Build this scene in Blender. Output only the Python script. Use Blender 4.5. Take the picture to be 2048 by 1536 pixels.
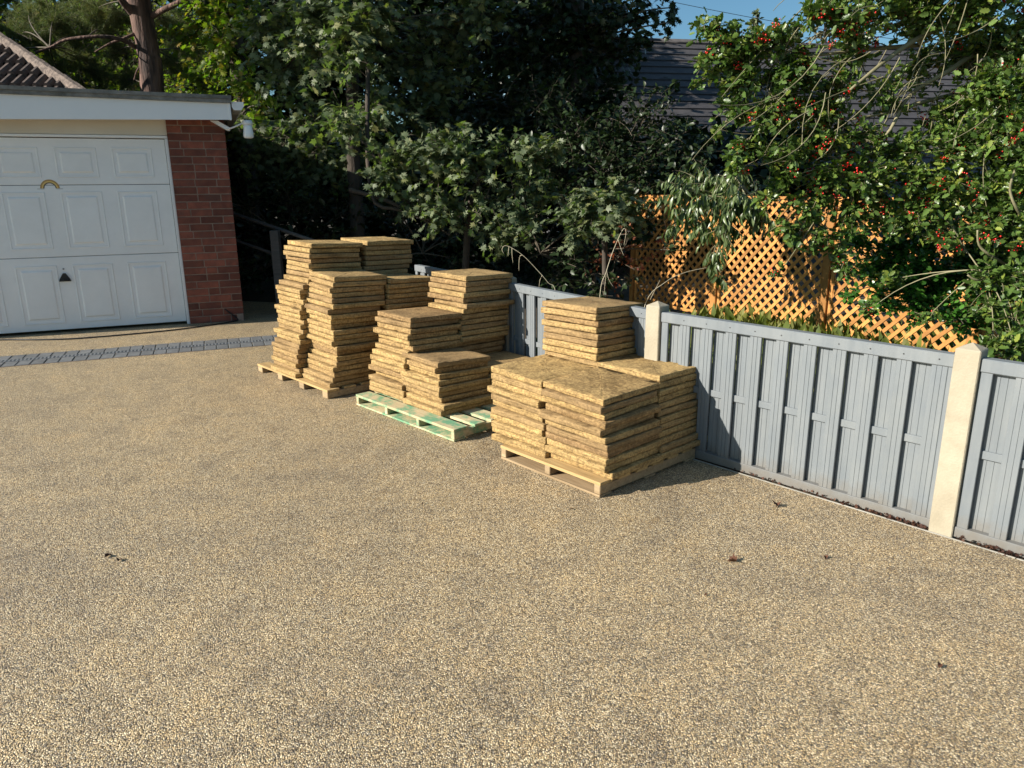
import bpy, math, random
import numpy as np
from math import radians as R, cos, sin, pi
from mathutils import Vector, Matrix
random.seed(7); rng = np.random.default_rng(11)
scene = bpy.context.scene
for o in list(bpy.data.objects): bpy.data.objects.remove(o)
col = scene.collection

# ------------------------------------------------------------------ camera
CH, PITCH, ROLL, FPX = 1.5, 15.1, -0.5, 1480.0
cd = bpy.data.cameras.new('camera'); cam = bpy.data.objects.new('camera', cd); col.objects.link(cam)
cd.sensor_fit = 'HORIZONTAL'; cd.sensor_width = 36; cd.lens = FPX / 2048 * 36; cd.clip_end = 600; cd.clip_start = 0.05
_p, _r = R(PITCH), R(ROLL)
Fv = np.array([0, cos(_p), -sin(_p)]); Rv0 = np.array([1., 0, 0]); Uv0 = np.cross(Rv0, Fv)
Rv = cos(_r) * Rv0 + sin(_r) * Uv0; Uv = -sin(_r) * Rv0 + cos(_r) * Uv0
m = Matrix(((Rv[0], Uv[0], -Fv[0], 0), (Rv[1], Uv[1], -Fv[1], 0), (Rv[2], Uv[2], -Fv[2], CH), (0, 0, 0, 1)))
cam.matrix_world = m
scene.camera = cam

# ------------------------------------------------------------------ sky, sun, exposure
SUN_AZ, SUN_EL = 198.5, 26.0            # direction towards the sun, degrees from +X
w = bpy.data.worlds.new('World'); scene.world = w; w.use_nodes = True
nt = w.node_tree; bgn = nt.nodes['Background']
sk = nt.nodes.new('ShaderNodeTexSky'); sk.sky_type = 'NISHITA'; sk.sun_disc = False
sk.sun_elevation = R(SUN_EL); sk.sun_rotation = R(90 - SUN_AZ); sk.air_density = 1.0; sk.dust_density = 0.8; sk.ozone_density = 2.0
tc = nt.nodes.new('ShaderNodeTexCoord'); mp = nt.nodes.new('ShaderNodeMapping'); mp.inputs['Scale'].default_value = (1.2, 1.2, 5)
nz = nt.nodes.new('ShaderNodeTexNoise'); nz.inputs['Scale'].default_value = 2.6; nz.inputs['Detail'].default_value = 6
rp = nt.nodes.new('ShaderNodeValToRGB'); rp.color_ramp.elements[0].position = .56; rp.color_ramp.elements[1].position = .8
mx = nt.nodes.new('ShaderNodeMix'); mx.data_type = 'RGBA'
nt.links.new(tc.outputs['Generated'], mp.inputs['Vector']); nt.links.new(mp.outputs[0], nz.inputs['Vector'])
nt.links.new(nz.outputs['Fac'], rp.inputs[0]); nt.links.new(rp.outputs[0], mx.inputs['Factor'])
nt.links.new(sk.outputs[0], mx.inputs[6]); mx.inputs[7].default_value = (14, 14, 14, 1)
tn = nt.nodes.new('ShaderNodeMix'); tn.data_type = 'RGBA'; tn.blend_type = 'MULTIPLY'; tn.inputs[0].default_value = 1; tn.inputs[7].default_value = (.78, 1.1, 1.2, 1)
nt.links.new(mx.outputs[2], tn.inputs[6]); nt.links.new(tn.outputs[2], bgn.inputs['Color']); bgn.inputs['Strength'].default_value = 0.05
sd = bpy.data.lights.new('sun', 'SUN'); sd.energy = 5.0; sd.angle = R(.53); sd.color = (1, .93, .82)
so = bpy.data.objects.new('sun', sd); col.objects.link(so)
sdir = Vector((cos(R(SUN_AZ)) * cos(R(SUN_EL)), sin(R(SUN_AZ)) * cos(R(SUN_EL)), sin(R(SUN_EL))))
so.rotation_euler = sdir.to_track_quat('Z', 'Y').to_euler(); so.location = sdir * 40
vs = scene.view_settings; vs.view_transform = 'Standard'; vs.look = 'None'; vs.gamma = 1; vs.exposure = 0.93
scene.render.engine = 'CYCLES'
scene.cycles.max_bounces = 6; scene.cycles.transparent_max_bounces = 4

# ------------------------------------------------------------------ helpers
def at(px, py, Y):
    d = Fv + Rv * (px - 1024) / FPX - Uv * (py - 768) / FPX
    return np.array([0, 0, CH]) + d * (Y / d[1])
def gr(px, py, z=0.):
    d = Fv + Rv * (px - 1024) / FPX - Uv * (py - 768) / FPX
    return np.array([0, 0, CH]) + d * ((z - CH) / d[2])
def U(a): return np.array([cos(R(a)), sin(R(a)), 0.])
def tag(o, label=None, cat=None, group=None, kind=None):
    if label: o['label'] = label
    if cat: o['category'] = cat
    if group: o['group'] = group
    if kind: o['kind'] = kind
    return o
def empty(name, loc=(0, 0, 0), rz=0, **k):
    o = bpy.data.objects.new(name, None); col.objects.link(o); o.location = loc; o.rotation_euler = (0, 0, rz)
    o.empty_display_size = .1
    return tag(o, **k)
class MB:
    def __init__(s): s.v = []; s.f = []
    def add(s, vs, fs):
        n = len(s.v); s.v += [tuple(v) for v in vs]; s.f += [tuple(i + n for i in f) for f in fs]; return s
    def box(s, a, b, c=0.0, M=None):
        (x0, y0, z0), (x1, y1, z1) = a, b
        if c <= 0:
            vs = [(x, y, z) for x in (x0, x1) for y in (y0, y1) for z in (z0, z1)]
            fs = [(0, 1, 3, 2), (4, 6, 7, 5), (0, 4, 5, 1), (2, 3, 7, 6), (0, 2, 6, 4), (1, 5, 7, 3)]
        else:
            vs = []; idx = {}
            for ix, x in enumerate((x0, x1)):
                for iy, y in enumerate((y0, y1)):
                    for iz, z in enumerate((z0, z1)):
                        sx, sy, sz = (1 if ix == 0 else -1), (1 if iy == 0 else -1), (1 if iz == 0 else -1)
                        for ax in range(3):
                            p = [x + sx * c, y + sy * c, z + sz * c]; p[ax] = (x, y, z)[ax]
                            idx[(ix, iy, iz, ax)] = len(vs); vs.append(p)
            fs = []
            for ax in range(3):
                for e in (0, 1):
                    q = []
                    for (p_, q_) in ((0, 0), (1, 0), (1, 1), (0, 1)):
                        k = [0, 0, 0]; k[ax] = e; k[(ax + 1) % 3] = p_; k[(ax + 2) % 3] = q_; q.append(idx[tuple(k) + (ax,)])
                    fs.append(tuple(q if e else q[::-1]))
            for ax in range(3):
                b1, b2 = (ax + 1) % 3, (ax + 2) % 3
                for p_ in (0, 1):
                    for q_ in (0, 1):
                        k0 = [0, 0, 0]; k0[b1] = p_; k0[b2] = q_; k1 = list(k0); k1[ax] = 1
                        q = [idx[tuple(k0) + (b1,)], idx[tuple(k1) + (b1,)], idx[tuple(k1) + (b2,)], idx[tuple(k0) + (b2,)]]
                        fs.append(tuple(q if (p_ == q_) else q[::-1]))
            for ix in (0, 1):
                for iy in (0, 1):
                    for iz in (0, 1):
                        q = [idx[(ix, iy, iz, a_)] for a_ in range(3)]
                        fs.append(tuple(q if (ix + iy + iz) % 2 else q[::-1]))
        if M is not None: vs = [tuple(M @ Vector(v)) for v in vs]
        return s.add(vs, fs)
    def prism(s, poly, d):   # poly: 3D points, d: extrusion
        n = len(poly); d = np.array(d, float); p = [np.array(q, float) for q in poly]
        return s.add(list(p) + [q + d for q in p], [tuple(range(n))[::-1], tuple(range(n, 2 * n))] + [(i, (i + 1) % n, (i + 1) % n + n, i + n) for i in range(n)])
    def tube(s, pts, r, n=6, r1=None, cap=True):
        pts = [np.array(p, float) for p in pts]; k = len(pts); vs = []
        for i, p in enumerate(pts):
            t = pts[min(i + 1, k - 1)] - pts[max(i - 1, 0)]; t = t / (np.linalg.norm(t) + 1e-9)
            a = np.cross(t, (0, 0, 1.) if abs(t[2]) < .9 else (1., 0, 0)); a /= np.linalg.norm(a); b = np.cross(t, a)
            if hasattr(r, '__len__'): rr = r[i]
            else: rr = r if r1 is None else r + (r1 - r) * i / (k - 1)
            for j in range(n):
                an = 2 * pi * j / n; vs.append(p + rr * (cos(an) * a + sin(an) * b))
        fs = [(i * n + j, (i + 1) * n + j, (i + 1) * n + (j + 1) % n, i * n + (j + 1) % n) for i in range(k - 1) for j in range(n)]
        if cap: fs += [tuple(range(n)), tuple(range((k - 1) * n, k * n))[::-1]]
        return s.add(vs, fs)
    def lathe(s, prof, n=20, o=(0, 0, 0)):
        vs = [(o[0] + r * cos(2 * pi * j / n), o[1] + r * sin(2 * pi * j / n), o[2] + z) for r, z in prof for j in range(n)]
        k = len(prof)
        fs = [(i * n + j, i * n + (j + 1) % n, (i + 1) * n + (j + 1) % n, (i + 1) * n + j) for i in range(k - 1) for j in range(n)]
        return s.add(vs, fs + [tuple(range(n))[::-1], tuple(range((k - 1) * n, k * n))])
    def mesh(s, name, mat, smooth=False):
        me = bpy.data.meshes.new(name); me.from_pydata(s.v, [], s.f); me.validate(); me.materials.append(mat)
        if smooth: me.polygons.foreach_set('use_smooth', [True] * len(me.polygons))
        return me
    def build(s, name, mat, parent=None, smooth=False, **k):
        return inst(name, s.mesh(name, mat, smooth), parent, **k)
def inst(name, me, parent=None, loc=None, rot=None, **k):
    o = bpy.data.objects.new(name, me); col.objects.link(o)
    if parent is not None: o.parent = parent
    if loc is not None: o.location = loc
    if rot is not None: o.rotation_euler = rot
    return tag(o, **k)
def tri_mesh(name, V, T, mat, smooth=False):
    me = bpy.data.meshes.new(name); V = np.asarray(V, np.float32).reshape(-1, 3); T = np.asarray(T, np.int32).reshape(-1, 3)
    me.vertices.add(len(V)); me.vertices.foreach_set('co', V.ravel())
    me.loops.add(T.size); me.loops.foreach_set('vertex_index', T.ravel())
    me.polygons.add(len(T)); me.polygons.foreach_set('loop_start', np.arange(0, T.size, 3, dtype=np.int32))
    if smooth: me.polygons.foreach_set('use_smooth', np.ones(len(T), bool))
    me.update(calc_edges=True); me.materials.append(mat); return me

# ------------------------------------------------------------------ materials
class NT:
    def __init__(s, name):
        s.m = bpy.data.materials.new(name); s.m.use_nodes = True; s.t = s.m.node_tree; s.b = s.t.nodes['Principled BSDF']
        s.out = s.t.nodes['Material Output']
    def n(s, ty, ins={}, **k):
        nd = s.t.nodes.new('ShaderNode' + ty)
        for a, b in k.items(): setattr(nd, a, b)
        for a, b in ins.items():
            if hasattr(b, 'is_output') or isinstance(b, bpy.types.NodeSocket): s.t.links.new(b, nd.inputs[a])
            else: nd.inputs[a].default_value = b
        return nd
    def l(s, a, b): s.t.links.new(a, b)
    def ramp(s, fac, stops, interp='LINEAR'):
        nd = s.t.nodes.new('ShaderNodeValToRGB'); cr = nd.color_ramp; cr.interpolation = interp
        while len(cr.elements) < len(stops): cr.elements.new(.5)
        for e, (p, c) in zip(cr.elements, stops): e.position = p; e.color = (c[0], c[1], c[2], 1) if hasattr(c, '__len__') else (c, c, c, 1)
        s.l(fac, nd.inputs[0]); return nd.outputs[0]
    def mix(s, f, a, b, mode='MIX'):
        nd = s.t.nodes.new('ShaderNodeMix'); nd.data_type = 'RGBA'; nd.blend_type = mode
        for i, v in (('Factor', f), (6, a), (7, b)):
            if isinstance(v, bpy.types.NodeSocket): s.l(v, nd.inputs[i])
            elif i == 'Factor': nd.inputs[0].default_value = v
            else: nd.inputs[i].default_value = (v[0], v[1], v[2], 1)
        return nd.outputs[2]
    def math(s, op, a, b=0):
        nd = s.t.nodes.new('ShaderNodeMath'); nd.operation = op
        for i, v in enumerate((a, b)):
            if isinstance(v, bpy.types.NodeSocket): s.l(v, nd.inputs[i])
            else: nd.inputs[i].default_value = v
        return nd.outputs[0]
    def bump(s, h, dist, strength=1, prev=None):
        nd = s.n('Bump', {'Height': h, 'Distance': dist, 'Strength': strength})
        if prev is not None: s.l(prev, nd.inputs['Normal'])
        s.l(nd.outputs[0], s.b.inputs['Normal']); return nd.outputs[0]
    def coord(s, scale=(1, 1, 1), world=False, rnd=0, rot=(0, 0, 0)):
        if world:
            v = s.n('NewGeometry').outputs['Position']
        else: v = s.n('TexCoord').outputs['Object']
        if rnd:
            oi = s.n('ObjectInfo').outputs['Random']
            sc = s.n('VectorMath', {1: (rnd, rnd * .7, rnd * .4)}, operation='MULTIPLY'); s.l(oi, sc.inputs[0])
            ad = s.n('VectorMath', {0: v, 1: sc.outputs[0]}, operation='ADD'); v = ad.outputs[0]
        return s.n('Mapping', {'Vector': v, 'Scale': scale, 'Rotation': rot}).outputs[0]
    def noise(s, v, scale, detail=5, rough=.55, dist=0):
        return s.n('TexNoise', {'Vector': v, 'Scale': scale, 'Detail': detail, 'Roughness': rough, 'Distortion': dist}).outputs['Fac']
def surf(name, c0, c1, scale=6, rough=.6, bump=.002, bscale=60, stretch=(1, 1, 1), rnd=7., ov=.0, spec=.5, dirt=None, detail=6, world=False):
    s = NT(name); v = s.coord(stretch, rnd=rnd, world=world)
    n = s.noise(v, scale, detail, .6)
    c = s.ramp(n, [(.3, c0), (.7, c1)])
    if ov:
        oi = s.n('ObjectInfo').outputs['Random']
        c = s.mix(1.0, c, s.ramp(oi, [(0, 1 - ov), (1, 1 + ov * .6)]), 'MULTIPLY')
    if dirt:
        dn = s.noise(v, dirt[2], 6, .65)
        c = s.mix(s.ramp(dn, [(dirt[3], 0.), (dirt[3] + .18, 1.)]), c, dirt[0]) if dirt[1] >= 1 else s.mix(s.math('MULTIPLY', s.ramp(dn, [(dirt[3], 0.), (dirt[3] + .18, 1.)]), dirt[1]), c, dirt[0])
    s.l(c, s.b.inputs['Base Color']); s.b.inputs['Roughness'].default_value = rough
    s.b.inputs['Specular IOR Level'].default_value = spec
    if bump: s.bump(s.noise(v, bscale, 4), bump)
    return s.m
def leafmat(name, cols, rough=.5, spec=.4, trans=.25, tcol=None, gloss=None):
    s = NT(name); g = s.n('NewGeometry'); rnd = g.outputs['Random Per Island']
    c = s.ramp(rnd, [(i / (len(cols) - 1), q) for i, q in enumerate(cols)])
    nn = s.noise(g.outputs['Position'], 1.3, 3); c = s.mix(1., c, s.ramp(nn, [(.3, (.7, .74, .7)), (.7, (1.2, 1.18, 1.1))]), 'MULTIPLY')
    s.l(c, s.b.inputs['Base Color']); s.b.inputs['Roughness'].default_value = rough; s.b.inputs['Specular IOR Level'].default_value = spec
    if trans:
        tr = s.n('BsdfTranslucent'); tcl = s.mix(1., c, tcol or (1.6, 2.2, .6), 'MULTIPLY'); s.l(tcl, tr.inputs['Color'])
        ms = s.n('MixShader', {0: trans}); s.l(s.b.outputs[0], ms.inputs[1]); s.l(tr.outputs[0], ms.inputs[2]); s.l(ms.outputs[0], s.out.inputs['Surface'])
    return s.m

def gravel_mat():
    s = NT('resin_bound_gravel'); v = s.coord()
    vw = s.n('TexNoise', {'Vector': v, 'Scale': 60., 'Detail': 2.}).outputs['Color']
    v2 = s.mix(.006, v, vw, 'LINEAR_LIGHT') if False else v
    vo = s.n('TexVoronoi', {'Vector': v2, 'Scale': 210., 'Randomness': 1.}, feature='F1')
    sep = s.n('SeparateColor', {0: vo.outputs['Color']})
    c = s.ramp(sep.outputs[0], [(0, (.34, .26, .16)), (.16, (.60, .49, .31)), (.34, (.80, .71, .52)), (.50, (.42, .34, .22)), (.64, (.30, .27, .22)), (.76, (.56, .44, .26)), (.90, (.17, .14, .11)), (1, (.85, .76, .58))], 'CONSTANT')
    c = s.mix(1., c, s.ramp(sep.outputs[1], [(0, .75), (1, 1.25)]), 'MULTIPLY')
    big = s.noise(v, .55, 5, .6); c = s.mix(1., c, s.ramp(big, [(.3, (.74, .695, .66)), (.5, (.90, .835, .755)), (.7, (1.02, .93, .81))]), 'MULTIPLY')
    st = s.noise(v, 2.1, 4, .75); c = s.mix(1., c, s.ramp(st, [(.27, (.76, .71, .66)), (.38, (1, 1, 1))]), 'MULTIPLY')
    med = s.noise(v, 4.5, 5, .7); c = s.mix(1., c, s.ramp(med, [(.28, (.72, .72, .75)), (.5, (1., 1., 1.)), (.75, (1.12, 1.06, .96))]), 'MULTIPLY')
    gap = s.ramp(vo.outputs['Distance'], [(.42, 1.14), (.80, .40)])
    c = s.mix(1., c, gap, 'MULTIPLY')
    s.l(c, s.b.inputs['Base Color']); s.b.inputs['Roughness'].default_value = .5; s.b.inputs['Specular IOR Level'].default_value = .35
    h = s.ramp(vo.outputs['Distance'], [(0, 1.), (.35, .8), (.8, 0.)])
    h2 = s.math('ADD', h, s.math('MULTIPLY', sep.outputs[2], .5))
    s.bump(h2, .0045, .8)
    return s.m
def stone_mat():
    s = NT('riven_sandstone'); v = s.coord(rnd=37.); oi = s.n('ObjectInfo').outputs['Random']
    base = s.ramp(oi, [(0, (.25, .172, .09)), (.25, (.33, .232, .115)), (.5, (.39, .278, .13)), (.8, (.45, .32, .145)), (1, (.285, .19, .10))])
    n1 = s.noise(v, 5, 8, .65); c = s.mix(1., base, s.ramp(n1, [(.3, (.70, .67, .63)), (.5, (1, 1, 1)), (.72, (1.18, 1.17, 1.12))]), 'MULTIPLY')
    n2 = s.noise(v, 62, 8, .75); thr = s.ramp(oi, [(0, .0), (1, .10)])
    soil = s.ramp(s.math('ADD', n2, thr), [(.53, 0.), (.64, 1.)])
    c = s.mix(s.math('MULTIPLY', soil, .6), c, (.13, .082, .04))
    n3 = s.noise(v, 60, 4, .7); c = s.mix(1., c, s.ramp(n3, [(.3, (.7, .68, .66)), (.7, (1.25, 1.22, 1.15))]), 'MULTIPLY')
    v5 = s.coord((3.2, 3.2, 75), rnd=17.); c = s.mix(1., c, s.ramp(s.noise(v5, 2., 6, .7), [(.32, (.50, .47, .42)), (.5, (1.0, .98, .95)), (.75, (1.3, 1.27, 1.18))]), 'MULTIPLY')
    s.l(c, s.b.inputs['Base Color']); s.b.inputs['Roughness'].default_value = .85; s.b.inputs['Specular IOR Level'].default_value = .2
    b = s.bump(s.noise(v, 70, 6, .7), .0011, .6); s.bump(s.noise(v, 150, 4, .7), .0016, .9, b)
    return s.m
def wood_mat(name, c0, c1, rough=.7, sx=(1, 14, 14), knot=True, bump=.0015, ov=.2, paint=None):
    s = NT(name); v = s.coord(sx, rnd=11.)
    n = s.noise(v, 3.2, 6, .6, .6); c = s.ramp(n, [(.3, c0), (.68, c1)])
    oi = s.n('ObjectInfo').outputs['Random']; c = s.mix(1., c, s.ramp(oi, [(0, 1 - ov), (1, 1 + ov * .5)]), 'MULTIPLY')
    if paint:
        v2 = s.coord(rnd=5.); f = s.ramp(s.noise(v2, 9, 7, .7), [(.41, 1.), (.55, 0.)]); c = s.mix(f, c, paint)
    s.l(c, s.b.inputs['Base Color']); s.b.inputs['Roughness'].default_value = rough; s.b.inputs['Specular IOR Level'].default_value = .3
    s.bump(n, bump)
    return s.m
def metal_paint(name, c, rough=.35, dirty=.08, spec=.5):
    s = NT(name); v = s.coord(); n = s.noise(v, 2.5, 7, .7)
    cc = s.ramp(n, [(.35, tuple(q * (1 - dirty) for q in c)), (.65, c)])
    s.l(cc, s.b.inputs['Base Color']); s.b.inputs['Roughness'].default_value = rough; s.b.inputs['Specular IOR Level'].default_value = spec
    return s.m

M = {}
M['gravel'] = gravel_mat(); M['stone'] = stone_mat()
M['soil'] = surf('garden_soil', (.03, .022, .014), (.08, .06, .035), 5, .95, .02, 12)
M['brick'] = surf('red_brick', (.12, .036, .024), (.26, .08, .048), 9, .85, .004, 70, rnd=21, ov=.45, dirt=((.09, .045, .035), .8, 7, .55))
M['mortar'] = surf('mortar', (.2, .14, .11), (.3, .22, .17), 20, .9, .003, 90)
M['white'] = metal_paint('white_door_paint', (.80, .80, .80), .33, .08)
M['upvc'] = metal_paint('white_plastic', (.76, .77, .78), .3, .03)
M['cream'] = surf('cream_painted_board', (.55, .50, .41), (.63, .58, .49), 2, .6, .0005, 40)
M['felt'] = surf('roofing_felt_edge', (.10, .10, .095), (.25, .245, .225), 9, .9, .003, 60, dirt=((.06, .065, .045), .7, 5, .5))
M['black'] = metal_paint('black_plastic', (.006, .006, .006), .5, .1)
M['cable'] = metal_paint('black_rubber', (.01, .01, .012), .5, .1)
M['glass'] = metal_paint('frosted_lamp_glass', (.82, .84, .84), .25, .03)
def fence_mat():
    s = NT('grey_fence_paint'); v = s.coord((10, 10, 1), world=False, rnd=3.)
    n = s.noise(v, 2.2, 6, .6); v2 = s.coord(rnd=9.); n2 = s.noise(v2, 5, 5, .65)
    c = s.ramp(n, [(.3, (.150, .166, .178)), (.7, (.185, .200, .210))]); c = s.mix(1., c, s.ramp(n2, [(.3, (.9, .92, .95)), (.7, (1.08, 1.06, 1.03))]), 'MULTIPLY')
    sc = s.ramp(s.noise(v2, 16, 8, .8), [(.69, 0.), (.74, .55)]); c = s.mix(sc, c, (.5, .52, .5))
    s.l(c, s.b.inputs['Base Color']); s.b.inputs['Roughness'].default_value = .5; s.b.inputs['Specular IOR Level'].default_value = .4
    z_ = s.n('SeparateXYZ', {0: s.n('NewGeometry').outputs['Position']}).outputs[2]; mud = s.math('MULTIPLY', s.ramp(s.math('ADD', z_, s.math('MULTIPLY', s.noise(s.coord(world=True), 14, 6, .7), .16)), [(.10, .75), (.20, 0.)]), 1.); c = s.mix(mud, c, (.15, .13, .105)); s.l(c, s.b.inputs['Base Color'])
    s.bump(n, .0018); return s.m
M['fence'] = fence_mat()
M['concrete'] = surf('concrete', (.29, .25, .18), (.38, .335, .25), 7, .85, .002, 90, dirt=((.33, .27, .19), .5, 16, .56))
M['paver'] = surf('charcoal_block_paving', (.085, .09, .095), (.15, .155, .16), 14, .8, .003, 120, ov=.18, rnd=31)
M['grate'] = metal_paint('galvanised_grate', (.22, .23, .24), .5, .3)
M['dark'] = surf('dark_channel', (.004, .004, .004), (.012, .011, .01), 8, .9, 0)
M['edge'] = surf('pale_edging', (.22, .21, .18), (.34, .32, .28), 8, .8, .001, 80)
M['pine_wood'] = wood_mat('pallet_pine', (.34, .215, .09), (.52, .36, .165), .75)
M['grey_wood'] = wood_mat('weathered_pallet_board', (.24, .165, .09), (.40, .29, .17), .8)
M['green_wood'] = wood_mat('worn_green_pallet_paint', (.46, .36, .20), (.60, .50, .31), .75, paint=(.14, .30, .17))
M['trellis'] = wood_mat('orange_stained_timber', (.40, .175, .042), (.54, .255, .075), .7, (4, 4, 4), ov=.42)
M['brown_wood'] = wood_mat('brown_picket', (.30, .14, .07), (.42, .21, .11), .75, (3, 3, 3))
M['dark_wood'] = wood_mat('dark_timber', (.05, .05, .05), (.09, .085, .08), .8)
M['roof_grey'] = surf('grey_concrete_tile', (.035, .033, .036), (.068, .063, .066), 5, .75, .003, 60, ov=.15, rnd=13)
M['roof_brown'] = surf('brown_roof_tile', (.05, .035, .03), (.15, .11, .095), 9, .85, .006, 50, ov=.3, rnd=13, dirt=((.3, .27, .22), .6, 18, .6))
M['ridge'] = surf('mossy_hip_mortar', (.06, .045, .04), (.26, .20, .165), 16, .9, .012, 40, rnd=13)
M['render'] = surf('dark_render', (.06, .06, .065), (.09, .09, .095), 3, .9, .002, 50)
M['winframe'] = metal_paint('grey_skylight_frame', (.07, .1, .12), .4, .1)
M['skyglass'] = metal_paint('skylight_glass', (.05, .09, .13), .08, .1, .8)
M['bark'] = surf('grey_brown_bark', (.03, .024, .018), (.08, .062, .048), 7, .95, .02, 18, (1, 1, .25))
M['pinebark'] = surf('flaky_pine_bark', (.05, .028, .022), (.20, .12, .095), 6, .95, .05, 9, (1.6, 1.6, .3), dirt=((.03, .022, .02), .9, 5, .50))
M['twig'] = surf('pale_olive_twig', (.12, .11, .055), (.27, .24, .14), 9, .7, .001, 40)
M['darktwig'] = surf('dark_twig', (.05, .04, .03), (.11, .09, .06), 9, .8, 0)
M['straw'] = surf('dry_straw_stem', (.42, .36, .24), (.56, .5, .36), 9, .8, 0)
M['holly'] = leafmat('holly_leaf', [(.04, .08, .015), (.065, .115, .024), (.10, .16, .034), (.05, .09, .02), (.22, .26, .045)], .38, .45, .16)
M['hedge'] = leafmat('bright_hedge_leaf', [(.03, .10, .015), (.05, .15, .02), (.08, .20, .03), (.03, .085, .015)], .3, .5, .2)
M['maple'] = leafmat('maple_leaf', [(.085, .115, .065), (.12, .15, .085), (.155, .18, .105), (.07, .095, .05), (.22, .22, .09)], .52, .35, .25)
M['lime'] = leafmat('yellowing_leaf', [(.08, .13, .02), (.13, .19, .025), (.20, .22, .03), (.07, .11, .02), (.25, .16, .03)], .5, .3, .4)
M['dleaf'] = leafmat('evergreen_and_shaded_leaf', [(.012, .024, .009), (.019, .035, .012), (.025, .041, .017), (.016, .028, .010)], .4, .35, .1)  # evergreen green, and shade put into the leaf colour of the dark sycamore
M['laurel'] = leafmat('long_glossy_leaf', [(.075, .11, .04), (.10, .14, .055), (.14, .18, .075), (.05, .08, .03)], .36, .5, .18)
M['needle'] = leafmat('pine_needle', [(.09, .13, .055), (.13, .165, .07), (.18, .19, .075), (.08, .12, .06), (.24, .19, .075)], .6, .2, .25, (1.3, 1.5, .8))
M['poplar'] = leafmat('poplar_leaf', [(.10, .13, .06), (.15, .18, .09), (.19, .21, .12), (.08, .10, .05)], .6, .3, .2, (1.2, 1.4, .8))
M['birch'] = leafmat('birch_leaf', [(.12, .10, .06), (.2, .17, .11), (.12, .13, .08), (.25, .2, .13)], .6, .3, .2, (1.2, 1.3, .9))
M['redleaf'] = leafmat('red_autumn_leaf', [(.12, .03, .02), (.2, .06, .03), (.3, .12, .06), (.1, .05, .03)], .6, .3, .3, (1.6, 1.1, .8))
M['litter'] = leafmat('dead_brown_leaf', [(.04, .02, .016), (.07, .03, .022), (.12, .055, .035), (.03, .02, .014)], .7, .2, .0)
M['grass'] = leafmat('garden_grass', [(.07, .10, .02), (.12, .15, .03), (.2, .19, .06), (.06, .09, .02)], .6, .3, .3)
s_ = NT('holly_berry'); s_.b.inputs['Base Color'].default_value = (.62, .018, .012, 1); s_.b.inputs['Roughness'].default_value = .22; M['berry'] = s_.m

# ------------------------------------------------------------------ ground
def sheet(name, pts, z, mat, **k):
    mb = MB(); mb.add([(x, y, z) for x, y in pts], [tuple(range(len(pts)))]); return mb.build(name, mat, **k)
sheet('garden_ground', [(-300, -300), (300, -300), (300, 300), (-300, 300)], -.012, M['soil'], kind='structure', label='dark bare garden soil under the trees and shrubs')
FAZ = 132.0; fd = U(FAZ); fn = np.array([-sin(R(FAZ)), cos(R(FAZ)), 0])     # fn points to the camera side
F0 = np.array([1.827, 2.985, 0]) - fn * .015
BEND = 1.554; FAZ2 = 122.5                                              # the fence line bends at its third post
def fpt(s):
    return (F0 + fd * s, FAZ) if s < BEND else (F0 + fd * BEND + U(FAZ2) * (s - BEND), FAZ2)
GAZ = 22.0; gd = U(GAZ); gn = np.array([-sin(R(GAZ)), cos(R(GAZ)), 0]); G0 = np.array([-3.099, 8.493, 0])
edge = F0 + fn * .009
pa = edge - fd * 9; pe = edge + fd * BEND; pb = pe + U(FAZ2) * 6.6
pc = G0 + gd * 1.1 - gn * .0; pd_ = G0 - gd * 9
sheet('driveway', [tuple(pa[:2]), tuple(pe[:2]), tuple(pb[:2]), (-8, 11.5), (-14, 9), (-14, -8), (8.5, -8)], 0.0, M['gravel'], kind='structure', label='buff resin bound gravel driveway with a speckled pebble surface')

# drain: two rows of charcoal blocks with a slotted channel between them
DR = empty('drain_channel', (0, 0, 0), 0, label='narrow slotted drain running between two rows of charcoal paving blocks before the garage', cat='drain')
da = np.array([-4.45, 6.259, 0]); db = np.array([-2.328, 7.104, 0]); dv = (db - da) / np.linalg.norm(db - da); dn = np.array([-dv[1], dv[0], 0]); daz = math.atan2(dv[1], dv[0])
DR.location = tuple(da); DR.rotation_euler = (0, 0, daz)
pm = MB().box((.003, .003, -.04), (.107, .197, .006), .004).mesh('paver', M['paver'])
n0, n1 = -14, 27
for i in range(n0, n1):
    for y in (0, .295):
        inst('paver', pm, DR, (i * .11 + random.uniform(-.001, .001), y, random.uniform(-.001, .0015)), (0, 0, random.uniform(-.008, .008)))
L0, L1 = n0 * .11, n1 * .11
MB().box((L0, .2, -.05), (L1, .292, .0015)).build('channel_gutter', M['dark'], DR)
g = MB().box((L0, .203, -.03), (L1, .213, .008)).box((L0, .279, -.03), (L1, .289, .008)).box((L0, .242, -.03), (L1, .250, .0075))
x = L0
while x < L1:
    g.box((x, .2135, -.02), (x + .014, .2415, .007)).box((x, .2505, -.02), (x + .014, .2785, .007)); x += .031
g.build('grating', M['grate'], DR)
MB().box((L0, -.004, -.05), (L1, .002, .003)).box((L0, .199, -.05), (L1, .2022, .003)).box((L0, .2925, -.05), (L1, .2965, .003)).box((L0, .493, -.05), (L1, .498, .003)).build('bedding', M['mortar'], DR)

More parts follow.
